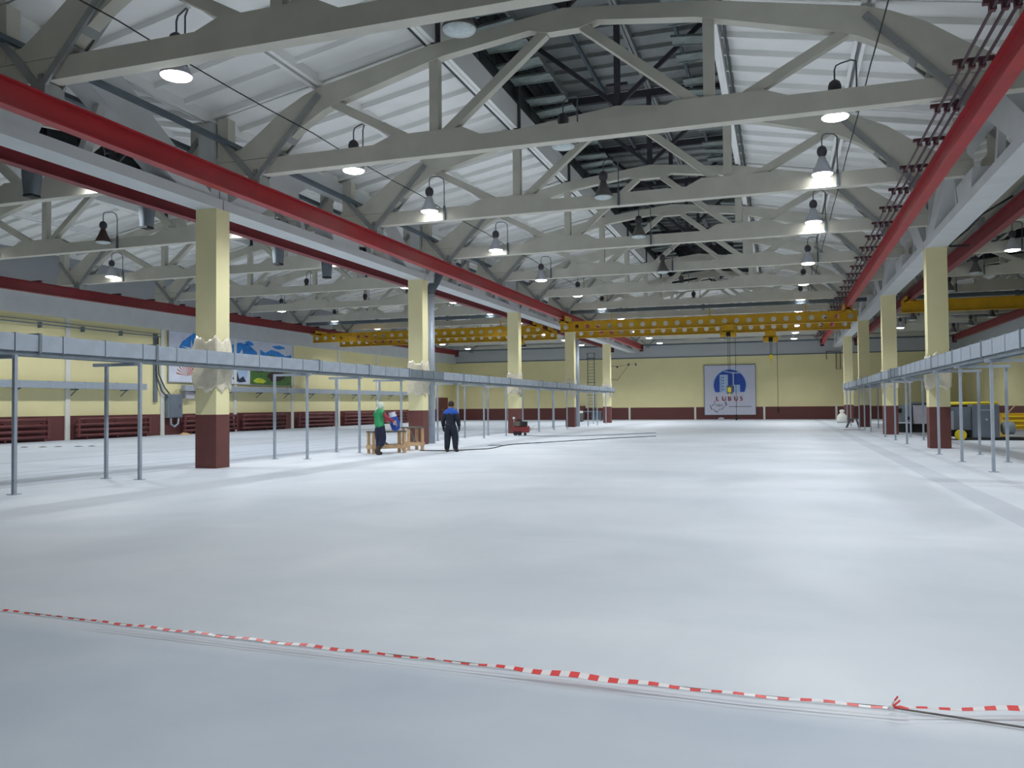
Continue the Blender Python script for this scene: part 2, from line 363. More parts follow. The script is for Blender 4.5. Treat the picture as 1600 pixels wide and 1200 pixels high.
# --- support girders between columns (openings between diagonals and bottom chord)
g0 = thing('support_girder', '', 'girder')
w = .31
obj('bottom_chord', (MB().prism([(.02, 6.33), (11.98, 6.33), (11.98, 6.58), (.02, 6.58)], -w, w, 'x'), 'girder'), g0)
for s_ in (0, 1):
    f = (lambda v: v) if s_ == 0 else (lambda v: 12-v)
    obj('diagonal', (MB().prism([(f(.3), 6.58), (f(1.55), 6.58), (f(4.3), 8.1), (f(4.3), 8.43), (f(3.2), 8.43)], -w+.03, w-.03, 'x'), 'girder'), g0)
    obj('end_post', (MB().prism([(f(.02), 6.58), (f(.32), 6.58), (f(.28), 8.44), (f(.02), 8.44)], -.2, .2, 'x'), 'girder'), g0)
    obj('inner_strut', (MB().bar((0, f(3.95), 6.56), (0, f(3.5), 7.8), .16, .2), 'girder'), g0)
obj('centre_block', (MB().prism([(5.25, 6.58), (6.75, 6.58), (6.95, 7.05), (5.05, 7.05)], -w+.01, w-.01, 'x'), 'girder'), g0)
obj('top_chord', (MB().prism([(4.28, 8.1), (7.72, 8.1), (7.72, 8.43), (4.28, 8.43)], -w+.03, w-.03, 'x'), 'girder'), g0)
first = True
for side, x in (('left', -9), ('right', 9)):
    for k, yy in enumerate(range(-12, 60, 12)):
        g = g0 if first else copy_tree(g0); first = False
        g.location = (x, yy, 0); g['group'] = 'grey girders carried by the columns'
        g['label'] = 'pale grey concrete girder over the %s row of columns, %s from the camera' % (side, ORD[k])
# --- columns
def column_mesh():
    a = MB().box(-.3, .3, -.25, .25, 1.3, 6.33); return a.mesh('shaft', 'cream')
shaft = column_mesh(); cbase = MB().box(-.303, .303, -.253, .253, 0, 1.3).mesh('painted_base', 'brown')
for side, x in (('left', -9), ('right', 9)):
    k = 0
    for yy in range(-12, 49, 12):
        t = thing('column', 'square cream column with brown foot, %s of the %s row from the camera' % (ORD[k], side), 'column', (x, yy, 0), 0, 'cream columns with brown feet'); k += 1
        obj('shaft', shaft, t); obj('painted_base', cbase, t)
# --- slate cross beams under the trusses
for yy, lab in ((30.45, 'dark slate cross beam above the yellow cranes'), (59.6, 'dark slate cross beam along the top of the far wall')):
    t = thing('cross_beam', lab, 'beam', (0, 0, 0), me=(MB().box(XW+.4, XP-.1, yy-.12, yy+.12, 6.87 if yy < 40 else 6.93, 7.06), 'slate'))
# steel tie members and cables between trusses
for x, lab in ((-8.42, 'slim dark steel tie running above the left girders'), (8.42, 'slim dark steel tie running above the right girders'), (-9.6, 'slim dark steel tie on the aisle side of the left girders')):
    thing('steel_tie', lab, 'tie', me=(MB().bar((x, -12, 7.9), (x, 59, 7.9), .14, .1), 'slate'))
def sag(x, z, y0, y1, st, dz, r=.013, mname='black'):
    p = []; yy = y0
    while yy < y1-.01:
        for k in range(6): p.append((x, yy+st*k/6, z-dz*4*(k/6)*(1-k/6)))
        yy += st
    p.append((x, y1, z)); return (MB().tube(p, r, 5), mname)
thing('lamp_cable', 'thin black cable strung past the left lamps of the middle hall', 'cable', me=sag(-6.15, 7.95, -12, 54, 6, .05))
thing('lamp_cable', 'thin black cable strung past the right lamps of the middle hall', 'cable', me=sag(6.0, 7.9, -12, 54, 6, .05))
thing('lamp_cable', 'thin black cable strung past the left aisle lamps', 'cable', me=sag(-14.6, 7.85, 0, 54, 6, .06))

# ------------------------------------------------------------------ crane rails
def ibeam(y0, y1, h=.46, w=.24, z=6.4):
    return MB().box(-w/2, w/2, y0, y1, z, z+.03).box(-w/2, w/2, y0, y1, z+h-.03, z+h).box(-.02, .02, y0, y1, z+.03, z+h-.03)
rails = [(-7.66, 'red crane runway beam left of the middle hall, uppermost on the left'), (7.66, 'red crane runway beam with conductor bars, right of the middle hall'),
         (-10.34, 'shaded red runway beam under the left girders, aisle side'), (10.34, 'red runway beam behind the right row of columns'),
         (-25.66, 'red runway beam along the left wall frieze'), (17.66, 'red runway beam near the wall behind the right trough')]
for x, lab in rails:
    r_ = thing('crane_rail', lab, 'rail', (x, 0, 0), 0, None); y0 = -13 if abs(x) < 12 else 0
    obj('beam', (ibeam(y0, 57), 'red' if abs(x) < 8 else 'red_shaded'), r_)
    for yy in range(max(0, y0), 57, 6): obj('clip', (MB().box(-.14, .14, yy-.1, yy+.1, 6.86, 6.9), 'rust'), r_)
    obj('end_stop', (MB().box(-.16, .16, 56.9, 57.1, 6.25, 6.9), 'rust'), r_)
    if x == -25.66:
        for k in range(24): obj('bracket', (MB().box(-.35, .1, 1+k*2.2, 1.12+k*2.2, 6.88, 6.96), 'rust'), r_)
# conductor bars on brackets, nave side of the right rail
cbn = thing('conductor_rail', 'three dark conductor bars on brackets beside the right red beam', 'conductor rail', (0, 0, 0))
for x in (7.14, 7.3, 7.45): obj('bar', (MB().bar((x, -12, 6.9), (x, 56, 6.9), .03, .05), 'rail_copper'), cbn)
brm = MB().box(7.02, 7.62, -.045, .045, 6.96, 7.02).mesh('bracket', 'rust'); insm = MB().box(-.045, .045, -.05, .05, 6.86, 6.97).mesh('insulator', 'rust')
for k in range(31):
    b = obj('bracket', brm, cbn, (0, -8.25+2.09*k, 0))
    for x in (7.14, 7.3, 7.45): obj('insulator', insm, b, (x, 0, 0))

# ------------------------------------------------------------------ lamps
tb = MB().lathe([(.0, .74), (.05, .73), (.1, .69), (.125, .62), (.125, .56), (.1, .49), (.05, .45), (.0, .44)], n=16).mesh('ballast', 'dark_steel')
tbell = MB().lathe([(.06, .46), (.085, .44), (.14, .28), (.25, .05), (.265, 0), (.255, 0), (.13, .27), (.07, .42)], n=24)
bell_g = tbell.mesh('bell', 'bell'); bell_b = tbell.mesh('bell', 'bell_brown'); bell_l = tbell.mesh('bell', 'bell_lit')
glass = MB().lathe([(.256, .01), (.24, -.02), (.17, -.045), (.09, -.058), (0, -.06)], n=24)
gon = glass.mesh('diffuser', 'glass_on'); gof = glass.mesh('diffuser', 'glass_off')
ld = bpy.data.lights.new('lamp_light', 'SPOT'); ld.energy = LAMP_W; ld.color = (.93, .97, 1.0); ld.shadow_soft_size = .2; ld.spot_size = math.radians(146); ld.spot_blend = .5
def lamp(x, yt, z, lit, lab, brown=False, behind=False):
    t = thing('pendant_lamp', lab, 'lamp', (x, yt+(.4 if behind else -.4), z), 0, 'bell shaped high bay lamps'); q_ = -1 if behind else 1
    obj('bell', bell_b if brown else (bell_l if lit else bell_g), t); obj('ballast', tb, t); obj('diffuser', gon if lit else gof, t, label=None)
    dx = .38; zt = max(1.05, 7.5-z); 
    pth = [(0, 0, .7), (0, 0, zt-.12), (.03, 0, zt-.03), (.12, .02*q_, zt), (dx-.08, .12*q_, zt), (dx, .18*q_, zt-.06), (dx, .24*q_, zt-.2), (dx, .24*q_, min(7.1-z, zt-.3))]
    obj('gooseneck', (MB().tube(pth, .016, 6), 'slate'), t)
    ya, yb_ = sorted((.22*q_, .265*q_)); obj('clamp', (MB().box(dx-.03, dx+.03, ya, yb_, 7.06-z, 7.5-z), 'slate'), t)
    if lit:
        l = bpy.data.objects.new('light', ld); COL.objects.link(l); l.parent = t; l.location = (0, 0, -.12)
    return t
ZL = {-18: (7.05, 7.05, 7.05), -12: (7.05, 7.05, 7.05), -6: (7.05, 7.05, 7.0), 0: (7.08, 7.1, 7.09), 6: (7.3, 7.26, 7.35), 12: (7.2, 7.32, 7.38), 18: (6.95, 7.0, 7.0)}
k = 0
for yy in range(-18, 55, 6):
    z = ZL.get(yy, (7.12, 7.12, 7.12)) if yy < 42 else (6.76, 6.95, 6.78)
    for i, (x, s_) in enumerate(((-5.3, 'left'), (0.0, 'middle'), (5.38, 'right'))):
        if yy == 0 and i == 1: x = -.15
        if yy == -6 and i == 1: x = -.18
        if yy >= 6 and i == 0: x = -5.65
        if i == 1 and yy > 0: x = -.35
        lit = i == 2 or (i == 0 and yy > -12)
        st = 'lit white' if lit else 'unlit'
        if yy <= -12: lab = '%s bell lamp in the %s row, %s' % (st, s_, 'overhead just out of frame above' if yy == -12 else 'behind the camera')
        else: lab = '%s bell lamp in the %s row of the middle hall, %s from the camera' % (st, s_, ORD[(yy+6)//6])
        lamp(x, yy, z[i], lit, lab, behind=yy <= 0 or yy >= 24)
for c, nm in ((-18, 'left aisle'), (18, 'right aisle')):
    for yy in range(0, 55, 6):
        for x, s_ in ((c-5.5, 'outer' if c < 0 else 'inner'), (c+(0 if c < 0 else -1.), 'central'), (c+5.4, 'inner')):
            if x > XP-.5: continue
            if c < 0: lit = s_ != 'central'
            else: lit = s_ == 'inner' and yy in (0, 18, 48)
            z = 7.25 if yy < 18 else (7.12 if c < 0 or yy > 20 else 7.05)
            if yy >= 42: z = 6.8
            lamp(x, yy, z, lit, '%s bell lamp in the %s row of the %s, %s from the camera' % ('lit white' if lit else 'unlit dark', s_, nm, ORD[yy//6]), brown=(c < 0 and not lit), behind=yy >= 18 and c < 0)

for i, yy in enumerate((-3.2, .2, 3.1, 6.0, 9.0)):
    t = thing('air_funnel', 'grey sheet metal funnel hanging beyond the left girders, %s from the camera' % ORD[i], 'funnel', (-11.2, yy, 6.12), 0, 'grey funnels hanging in the left aisle')
    obj('cone', (MB().lathe([(.15, 0), (.16, .03), (.2, .45), (.21, .75)], n=4), 'galv_dark'), t, rot=(0, 0, PI/4)); obj('rim', (MB().box(-.12, .12, -.12, .12, -.02, .03), 'black'), t)
    obj('hanger_rod', (MB().bar((-.1, 0, .7), (-.1, 0, 3.02), .02, .02).box(-.15, .15, -.15, .15, .72, .76), 'slate'), t)
# ------------------------------------------------------------------ cranes
def castellated(L, h, w=.22, pitch=.62, r=.14):
    q = MB(); q.box(0, L, -w/2, w/2, 0, .025).box(0, L, -w/2, w/2, h-.025, h); t = .012; n = int(L/pitch); p = L/n; z0, z1 = .025, h-.025; zc = h/2
    for k in range(n):
        x0 = k*p; cx = x0+p/2
        out = [(x0+p, zc), (x0+p, z1), (cx, z1), (x0, z1), (x0, zc), (x0, z0), (cx, z0), (x0+p, z0)]
        inn = [(cx+r*math.cos(a*PI/4), zc+r*math.sin(a*PI/4)) for a in range(8)]
        vs = [(a[0], -t, a[1]) for a in out+inn]+[(a[0], t, a[1]) for a in out+inn]
        fs = []
        for i in range(8):
            j = (i+1) % 8; fs += [(i, j, j+8, i+8), (i+16, i+24, j+24, j+16), (i+8, j+8, j+24, i+24)]
        q.add(vs, fs)
    return q
def crane(x0, x1, y, z, lab, rails_, open_web=True, posts=()):
    t = thing('overhead_crane', lab, 'crane', (0, y, 0), 0, 'yellow overhead cranes'); h = .6
    if open_web: obj('girder', castellated(x1-x0, h).mesh('girder', 'yellow'), t, (x0, 0, z))
    else: obj('girder', (MB().box(x0, x1, -.12, .12, z+h-.035, z+h).box(x0, x1, -.12, .12, z, z+.035).box(x0, x1, -.015, .015, z+.03, z+h-.03), 'yellow'), t)
    for rx in rails_:
        q = MB().box(rx-.2, rx-.13, -.7, .7, z+h-.1, 6.62).box(rx+.13, rx+.2, -.7, .7, z+h-.1, 6.62).box(rx-.2, rx+.2, -.7, .7, z+h-.12, z+h-.02)
        e = obj('end_truck', (q, 'yellow'), t)
        for sy in (-.5, .5):
            for sx in (-.09, .09): obj('wheel', (MB().tube([(rx+sx-.03, sy, 6.49), (rx+sx+.03, sy, 6.49)], .06, 10), 'dark_steel'), e)
    for px in posts: obj('handrail_post', (MB().box(px-.03, px+.03, -.03, .03, z+h, z+h+.42).box(px-.35, px+.2, -.05, .05, z+h, z+h+.03), 'yellow'), t)
    return t
ca = crane(-7.95, 8.15, 29.55, 5.72, 'nearer yellow castellated crane spanning the middle hall', (-7.66, 7.66), posts=(-4.9, .6, 5.6))
cb2 = crane(-7.9, 8.1, 33.2, 5.64, 'farther yellow castellated crane of the middle hall, close behind its twin', (-7.66, 7.66))
crane(-26.1, -9.75, 32.0, 5.86, 'nearer yellow castellated crane of the left aisle', (-25.66, -10.34), posts=(-12.5,))
crane(-26.0, -9.75, 35.4, 5.8, 'farther yellow castellated crane of the left aisle', (-25.66, -10.34))
crane(10.0, 18.0, 27.5, 5.86, 'solid web yellow crane beam in the right aisle', (10.34, 17.66), False, posts=(12.0,))
def hoist(x, y, z, lab, cable_to, pend=None, flip=1):
    t = thing('chain_hoist', lab, 'hoist', (x, y, z), 0, 'yellow chain hoists')
    obj('motor', (MB().tube([(-.42*flip, 0, -.42), (-.1*flip, 0, -.42)], .19, 14), 'yellow'), t)
    obj('gearbox', (MB().tube([(.12*flip, 0, -.42), (.42*flip, 0, -.42)], .2, 14), 'yellow'), t)
    obj('drum', (MB().tube([(-.1, 0, -.42), (.12, 0, -.42)], .15, 14), 'black'), t)
    obj('trolley', (MB().box(-.3, .3, -.17, -.13, -.3, .08).box(-.3, .3, .13, .17, -.3, .08).box(-.3, .3, -.17, .17, -.32, -.26), 'yellow'), t)
    obj('hoist_rope', (MB().tube([(-.03, 0, -.5), (-.03, 0, cable_to-z)], .012, 5).tube([(.06, 0, -.5), (.06, 0, cable_to-z)], .012, 5), 'black'), t)
    obj('hook_block', (MB().box(-.08, .1, -.05, .05, cable_to-z-.25, cable_to-z).tube([(.01, 0, cable_to-z-.25), (.01, 0, cable_to-z-.35), (.07, 0, cable_to-z-.42), (.02, 0, cable_to-z-.5), (-.06, 0, cable_to-z-.44)], .02, 6), 'yellow2'), t)
    if pend is not None:
        obj('control_pendant', (MB().tube([(.35*flip, .1, -.3), (.36*flip, .1, pend-z+.3)], .012, 5).box(.36*flip-.05, .36*flip+.05, .05, .15, pend-z, pend-z+.3), 'black'), t)
hoist(1.58, 29.55, 5.72, 'yellow hoist hanging from the nearer crane in front of the sign', 2.35, .55)
hoist(3.75, 33.2, 5.64, 'yellow hoist hanging from the farther crane, right of the sign', 4.3, .9)
hoist(-11.4, 32.0, 5.86, 'yellow hoist of the left aisle crane beside the third column', 3.0, 1.6, -1)

# ------------------------------------------------------------------ cable troughs on posts
def trough(sg, lab, y0, y1, posts_in, posts_out, ztop, zbot):
    t = thing('cable_trough', lab, 'cable trough', (0, 0, 0), 0, None); xf = sg*8.36; xb = sg*8.66; a, b = min(xf, xb), max(xf, xb)
    seg = [MB().box(a, b, .012, 1.0-.012, zbot, ztop).box(a-.012, b+.012, .0, .05, zbot-.01, ztop+.012).mesh('tray_section', m) for m in ('galv', 'galv_dark')]
    yy = y0
    while yy < y1-.5:
        dark = (sg < 0 and 9.4 < yy < 13) or (sg > 0 and 15 < yy < 19)
        obj('tray_section', seg[1 if dark else 0], t, (0, yy, 0)); yy += 1.0
    obj('bearer', (MB().box(a+.03, a+.08, y0, y1, zbot-.09, zbot-.01).box(b-.08, b-.03, y0, y1, zbot-.09, zbot-.01), 'galv_dark'), t)
    pm_ = MB().box(-.03, .03, -.03, .03, .012, zbot-.09).box(-.08, .08, -.08, .08, 0, .012).mesh('post', 'galv')
    for p in posts_in: obj('post', pm_, t, (sg*8.42 if p > -1 else sg*8.3, p, 0))
    for p in posts_out: obj('post', pm_, t, (sg*9.42 if p > 0 else sg*9.22, p, 0))
    arm = MB().box(min(sg*8.3, sg*9.5), max(sg*8.3, sg*9.5), -.04, .04, zbot-.15, zbot-.085).mesh('cross_arm', 'galv')
    for p in posts_in: obj('cross_arm', arm, t, (0, p, 0))
    # strap bands round the tray
    st = MB().box(a-.02, b+.02, -.03, .03, zbot-.03, ztop+.03).mesh('strap', 'galv_dark')
    for p in posts_in: obj('strap', st, t, (0, p+.55, 0))
    return t
pin = [-9, -6.05, -3.15, 3.3, 6.3, 9.3, 14.6, 17.7, 20.8, 26.5, 29.6, 32.7, 38.5, 41.5, 44.6]
pout = [-6.1, -3.1, 3.2, 6.6, 9.6, 14.8, 17.9, 21, 26.7, 29.8, 33, 38.7, 44.7]
trough(-1, 'long grey galvanised cable trough on thin posts along the left columns', -10, 48, pin, pout, 2.8, 2.5)
trough(1, 'long grey galvanised cable trough on thin posts along the right columns', -4, 44, [-.6, 2.4, 5.5, 8.5, 14.6, 17.6, 20.8, 26.6, 29.7, 32.8, 38.6, 41.6], [2.6, 5.6, 8.5, 14.8, 17.8, 21, 30, 33, 38.8], 2.74, 2.42)
# downpipes beside left columns
t = thing('downpipe', 'fat grey downpipe standing behind the second left column', 'pipe', (-8.86, 12.85, 0))
obj('pipe', (MB().tube([(0, 0, 0), (0, 0, 5.9)], .165, 16), 'galv'), t)
obj('bend', (MB().tube([(0, 0, 5.9), (.02, .05, 6.1), (.12, .2, 6.4), (.2, .4, 6.75), (.2, .5, 7.3)], [.165, .18, .2, .2, .18], 16), 'slate'), t)
t = thing('downpipe', 'slim grey downpipe beside the fourth left column', 'pipe', (-8.86, 37.3, 0), me=(MB().tube([(0, 0, 0), (0, 0, 6.5)], .15, 12), 'galv'))

# ------------------------------------------------------------------ crumpled film round the columns
def wrap(seed, z0, z1, amp):
    rnd = random.Random(seed); n, m = 40, 16; pts = []
    per = [(-.31, -.26), (.31, -.26), (.31, .26), (-.31, .26)]
    ph = [(rnd.uniform(0, 6.3), rnd.uniform(1, 4), rnd.uniform(3, 9)) for _ in range(6)]
    vs = []
    for j in range(m+1):
        v = j/m
        for i in range(n):
            u = i/n*4; k = int(u); f = u-k; a, b = per[k], per[(k+1) % 4]
            x, y_ = a[0]+(b[0]-a[0])*f, a[1]+(b[1]-a[1])*f
            d = sum(abs(math.sin(p+q*i/n*2*PI*1.0+r_*v+math.sin(i*.7+p)*1.2)) for p, q, r_ in ph)/6
            env = math.sin(PI*min(1, v*1.02))**.45 if 0 < v < 1 else 0
            o_ = .012+amp*d**2*env*1.3; ln = math.hypot(x, y_)
            zz = z0+(z1-z0)*v+(.14*math.sin(i*.8+seed)+.07*math.sin(i*2.1)) * (1 if v in (0, 1) else .6)*(1-abs(.5-v))
            vs.append((x*(1+o_/ln), y_*(1+o_/ln), zz))
    fs = [(j*n+i, j*n+(i+1) % n, (j+1)*n+(i+1) % n, (j+1)*n+i) for j in range(m) for i in range(n)]
    b = MB(); b.add(vs, fs, 0, True); return b.mesh('protective_film', 'film')
for side, x, ys in (('left', -9, (0, 12, 24, 36, 48)), ('right', 9, (12, 24, 36, 48))):
    for i, yy in enumerate(ys):
        big = 1 if yy <= 12 else .6
        t = thing('protective_film', 'crumpled cream film wrapped round the %s visible column of the %s row' % (ORD[i], side), 'plastic film', (x, yy, 0), 0, 'film wraps on the columns', wrap(yy+(x > 0)*5, 1.9 if big == 1 else 2.1, 3.15 if side == 'left' else 2.95, .075*big))
        s2 = t.modifiers.new('s', 'SOLIDIFY'); s2.thickness = .004

# ------------------------------------------------------------------ left wall fittings
rad = MB()
for k, z in enumerate((.2, .46, .72, .98)):
    rad.tube([(.2, 0, z), (.2, 4.8, z)], .07, 10)
for yy in (.12, 4.7): rad.box(.13, .27, yy-.06, yy+.06, .12, 1.06)
radm = rad.mesh('pipe_register', 'brown_gloss'); feet = MB()
for yy in (.6, 2.5, 4.5): feet.box(.14, .26, yy-.03, yy+.03, 0, .14).box(0, .2, yy-.02, yy+.02, .8, .84)
feet = feet.mesh('foot', 'brown')
for i, yy in enumerate((-5.3, .95, 7.4, 13.7, 21.0, 26.3, 32.5, 38.8, 45.0, 51.2)):
    t = thing('pipe_radiator', 'brown four pipe radiator low on the left wall, %s from the near end' % ORD[i], 'radiator', (XW+.075, yy, 0), 0, 'brown pipe radiators along the left wall')
    obj('pipe_register', radm, t); obj('foot', feet, t)
for y0, y1, lab in ((-6, 17.9, 'grey wall cable duct left of the switch box'), (20.9, 55, 'grey wall cable duct under the mural, right of the switch box')):
    t = thing('wall_duct', lab, 'cable duct', (XW, 0, 0)); yy = y0; q = MB().box(.22, .5, .01, 2.0, 2.44, 2.76).box(.21, .51, 0, .05, 2.43, 2.77).mesh('duct_section', 'galv')
    while yy < y1-1: obj('duct_section', q, t, (0, yy, 0)); yy += 2.0
    bq = MB().box(0, .5, -.03, .03, 2.37, 2.43).bar((.02, 0, 2.1), (.4, 0, 2.4), .04, .04).mesh('bracket', 'galv_dark')
    yy = y0+1
    while yy < y1: obj('bracket', bq, t, (0, yy, 0)); yy += 3.1
t = thing('cable_ladder', 'rusty brown cable ladder high on the left wall', 'cable ladder', (XW, 0, 0))
obj('rail', (MB().box(.2, .24, -6, 19.3, 5.32, 5.38).box(.2, .24, -6, 19.3, 5.48, 5.52), 'galv_dark'), t)
rg = MB().box(0, .22, -.03, .03, 5.2, 5.45).mesh('bracket', 'galv_dark')
for k in range(11): obj('bracket', rg, t, (0, -5+2.4*k, 0))
t = thing('cable_riser', 'dark vertical cable run on the left wall above the switch box', 'cable', (XW+.001, 19.2, 0))
obj('channel', (MB().box(.0, .1, -.22, .02, 1.8, 5.5), 'galv_dark'), t)
obj('cables', (MB().tube([(.14, -.15, 5.4), (.16, -.1, 3.2), (.18, .25, 2.4), (.2, .75, 2.0)], .045, 6).tube([(.14, -.02, 5.4), (.16, .05, 3.3), (.18, .45, 2.6), (.2, 1.0, 2.1)], .04, 6), 'slate'), t)
t = thing('switch_box', 'tall grey switch box on the left wall beside the mural', 'switch box', (XW, 20.4, 0))
obj('cabinet', (MB().box(0, .28, -.55, .55, .95, 2.25), 'machine_grey'), t); obj('cover', (MB().box(.28, .31, -.48, .48, 1.0, 2.2).box(.31, .36, .3, .36, 1.5, 1.7), 'cabinet'), t)
obj('bottom_cable', (MB().tube([(.2, -.3, .95), (.2, -.28, .6), (.2, 0, .45), (.2, .28, .6), (.2, .3, .95)], .06, 8), 'galv'), t)
obj('junction_box', (MB().box(0, .3, .8, 1.5, 2.0, 2.4), 'cabinet_lt'), t)

# mural on the left wall (flat print, local: y along the wall, z up)
mu = thing('mural_panel', 'long framed mural of blue peaks and green fields on the left wall', 'mural', (XW+.03, 20.1, 2.95)); ML, MH = 12.05, 2.82
obj('frame', (MB().box(0, .05, -.06, 0, -.06, MH+.06).box(0, .05, ML, ML+.06, -.06, MH+.06).box(0, .05, 0, ML, MH, MH+.06).box(0, .05, 0, ML, -.06, 0), 'grey_steel'), mu)
obj('board', (MB().box(0, .02, 0, ML, 0, MH), 'print_cloud'), mu)
def flat(name, pts, m, lay, parent, x=.02): obj(name, (MB().prism(pts, x+.001*lay, x+.001*lay+.001, 'x'), m), parent)
def blob(cy, cz, ry, rz, n=18, j=.0, sd=1):
    r_ = random.Random(sd); return [(cy+ry*math.cos(a*2*PI/n)*(1+r_.uniform(-j, j)), cz+rz*math.sin(a*2*PI/n)*(1+r_.uniform(-j, j))) for a in range(n)]
flat('print_patch', [(.5, 1.55), (1.1, 2.3), (2.0, MH), (3.9, MH), (3.9, 1.55)], 'print_sky', 1, mu)
st = [(1.9+(.9 if k % 2 == 0 else .16)*math.cos(k*PI/5+.4), 1.9+(.62 if k % 2 == 0 else .12)*math.sin(k*PI/5+.4)) for k in range(10)]
flat('print_patch', st, 'print_cloud', 2, mu)
for k in range(11):
    a = .2+k*.27; flat('print_patch', [(1.5, .35), (1.5+.95*math.cos(a), .35+.8*math.sin(a)), (1.5+.85*math.cos(a+.13), .35+.78*math.sin(a+.13))], 'print_orange', 2, mu)
flat('print_patch', [(3.0, .2), (3.5, .3), (3.3, .9), (2.95, .85)], 'print_navy', 2, mu)
flat('print_patch', [(4.6, 1.2), (4.9, 2.0), (5.6, 2.45), (6.3, 2.6), (7.2, 2.5), (8.0, 2.1), (8.3, 1.2)], 'print_sky', 1, mu)
flat('print_patch', [(5.9, 1.6), (6.5, 2.2), (6.6, 1.75), (7.4, 1.9), (6.7, 1.5)], 'print_cloud', 2, mu)
flat('print_patch', [(8.3, 1.2), (8.35, 2.3), (8.9, 2.1), (9.6, 2.35), (10.4, 2.25), (11.2, 2.0), (ML, 2.15), (ML, 1.2)], 'print_sky', 1, mu)
flat('print_patch', [(8.8, 1.2), (9.4, 2.0), (10.2, 1.95), (11.0, 1.6), (11.5, 1.2)], 'print_green', 2, mu)
flat('print_patch', blob(10.5, 2.55, .7, .12, 12, .3, 3), 'print_sky', 1, mu); flat('print_patch', blob(7.2, 2.6, .5, .14, 12, .3, 4), 'print_sky', 1, mu)
flat('print_patch', blob(6.3, .75, .75, .72, 20), 'print_lblue', 1, mu)
flat('print_patch', [(5.5, .3), (6.0, .75), (6.2, .3), (6.6, .5), (6.9, .15), (6.2, .1)], 'print_navy', 2, mu)
flat('print_patch', [(7.3, 0), (7.3, 1.2), (9.0, 1.2), (ML, 1.2), (ML, 0)], 'print_green', 1, mu)
flat('print_patch', [(7.4, 1.2), (7.5, .85), (8.6, .8), (9.2, .95), (9.4, 1.2)], 'print_dark', 2, mu)
flat('print_patch', blob(10.1, .55, 1.0, .36, 14, .25, 5), 'print_dark', 2, mu)
flat('print_patch', [(9.2, 1.2), (9.6, .9), (11.8, .85), (ML, 1.2)], 'print_lime', 2, mu)
flat('print_patch', blob(8.3, .25, .6, .16, 12, .3, 6), 'print_lime', 2, mu)

# company sign on the far wall (local: x right, z up, facing -Y)
sg_ = thing('company_sign', 'square white sign with blue building emblem on the far wall', 'sign', (-2.5, YF-.12, .42)); SW, SH = 4.55, 4.6
obj('board', (MB().box(0, SW, 0, .06, 0, SH), 'print_white'), sg_)
obj('frame', (MB().box(-.06, 0, -.01, .07, 0, SH+.06).box(SW, SW+.04, -.01, .07, 0, SH+.06).box(0, SW, -.01, .07, SH, SH+.06), 'print_grey'), sg_)
def flx(name, pts, m, lay): obj(name, (MB().prism(pts, -.002*lay-.001, -.002*lay+.001, 'y'), m), sg_)
cx_, cz_, rr_ = 2.28, 2.75, 1.44
arc = [(cx_+rr_*math.cos(a), cz_+rr_*math.sin(a)) for a in [(-.46+k*(PI+.92)/40) for k in range(41)]]
flx('emblem_halo', [(cx_+(x-cx_)*1.07, cz_+(z-cz_)*1.06) for x, z in arc], 'print_lblue', 1); flx('emblem_disc', arc, 'print_blue', 2)
flx('emblem_tower', [(1.38, 2.1), (1.38, 3.72), (2.12, 3.72), (2.12, 2.1)], 'print_lblue', 3)
for k in range(5): flx('emblem_window', [(1.62, 2.3+k*.28), (1.62, 2.4+k*.28), (1.75, 2.4+k*.28), (1.75, 2.3+k*.28)], 'print_blue', 4)
flx('emblem_line', [(1.5, 2.1), (1.5, 3.6), (1.54, 3.6), (1.54, 2.1)], 'print_blue', 4)
flx('emblem_block', [(2.02, 1.95), (2.02, 2.75), (2.55, 2.75), (2.55, 1.95)], 'print_grey', 4)
flx('emblem_block', [(2.65, 2.05), (2.65, 2.78), (3.2, 2.78), (3.2, 2.05)], 'print_lblue', 3)
flx('emblem_crane', [(2.56, 2.7), (2.56, 3.9), (2.65, 3.9), (2.65, 2.7)], 'print_white', 3)
flx('emblem_crane', [(1.75, 4.02), (2.6, 3.82), (3.15, 3.84), (3.15, 3.92), (2.6, 3.93), (1.75, 4.07)], 'print_white', 4)
def text(s_, x, z, size, m, lay, parent, shear=0, ext=.001, sx=1.):
    c = bpy.data.curves.new('text', 'FONT'); c.body = s_; c.size = size; c.extrude = ext; c.shear = shear
    o = bpy.data.objects.new('lettering_src', c); COL.objects.link(o); dg = bpy.context.evaluated_depsgraph_get()
    me = bpy.data.meshes.new_from_object(o.evaluated_get(dg)); bpy.data.objects.remove(o); me.materials.clear(); me.materials.append(MT[m])
    q = obj('lettering', me, parent, (x, -.002*lay-.002, z), (PI/2, 0, 0)); q.scale = (sx, 1, 1); return q
for i, ch in enumerate('LUBUS'):
    text(ch, .98+i*.54, 1.28, .62, 'print_red', 3, sg_, sx=1.0); text(ch, 1.05+i*.54, 1.36, .5, 'print_navy', 4, sg_)
star = [(.42, .98), (.62, .82), (.72, .98), (.84, .98), (.86, 1.3), (.95, 1.28), (.97, .98), (1.25, .9), (1.42, .72), (1.6, .98), (1.92, 1.25), (2.02, .9), (1.75, .72), (1.6, .5), (1.3, .48), (1.12, .2), (.95, .3), (.78, .52), (.62, .45), (.5, .7)]
flx('map_outline', star, 'print_grey', 3); flx('map_fill', [(1.18+(x-1.18)*.86, .72+(z-.72)*.8) for x, z in star], 'print_white', 4)
text('USA', .98, .78, .36, 'print_grey', 5, sg_)
for k in range(9): flx('small_print', [(2.2+k*.225, .72), (2.2+k*.225, .8), (2.2+k*.225+.17, .8), (2.2+k*.225+.17, .72)], 'print_grey', 3)

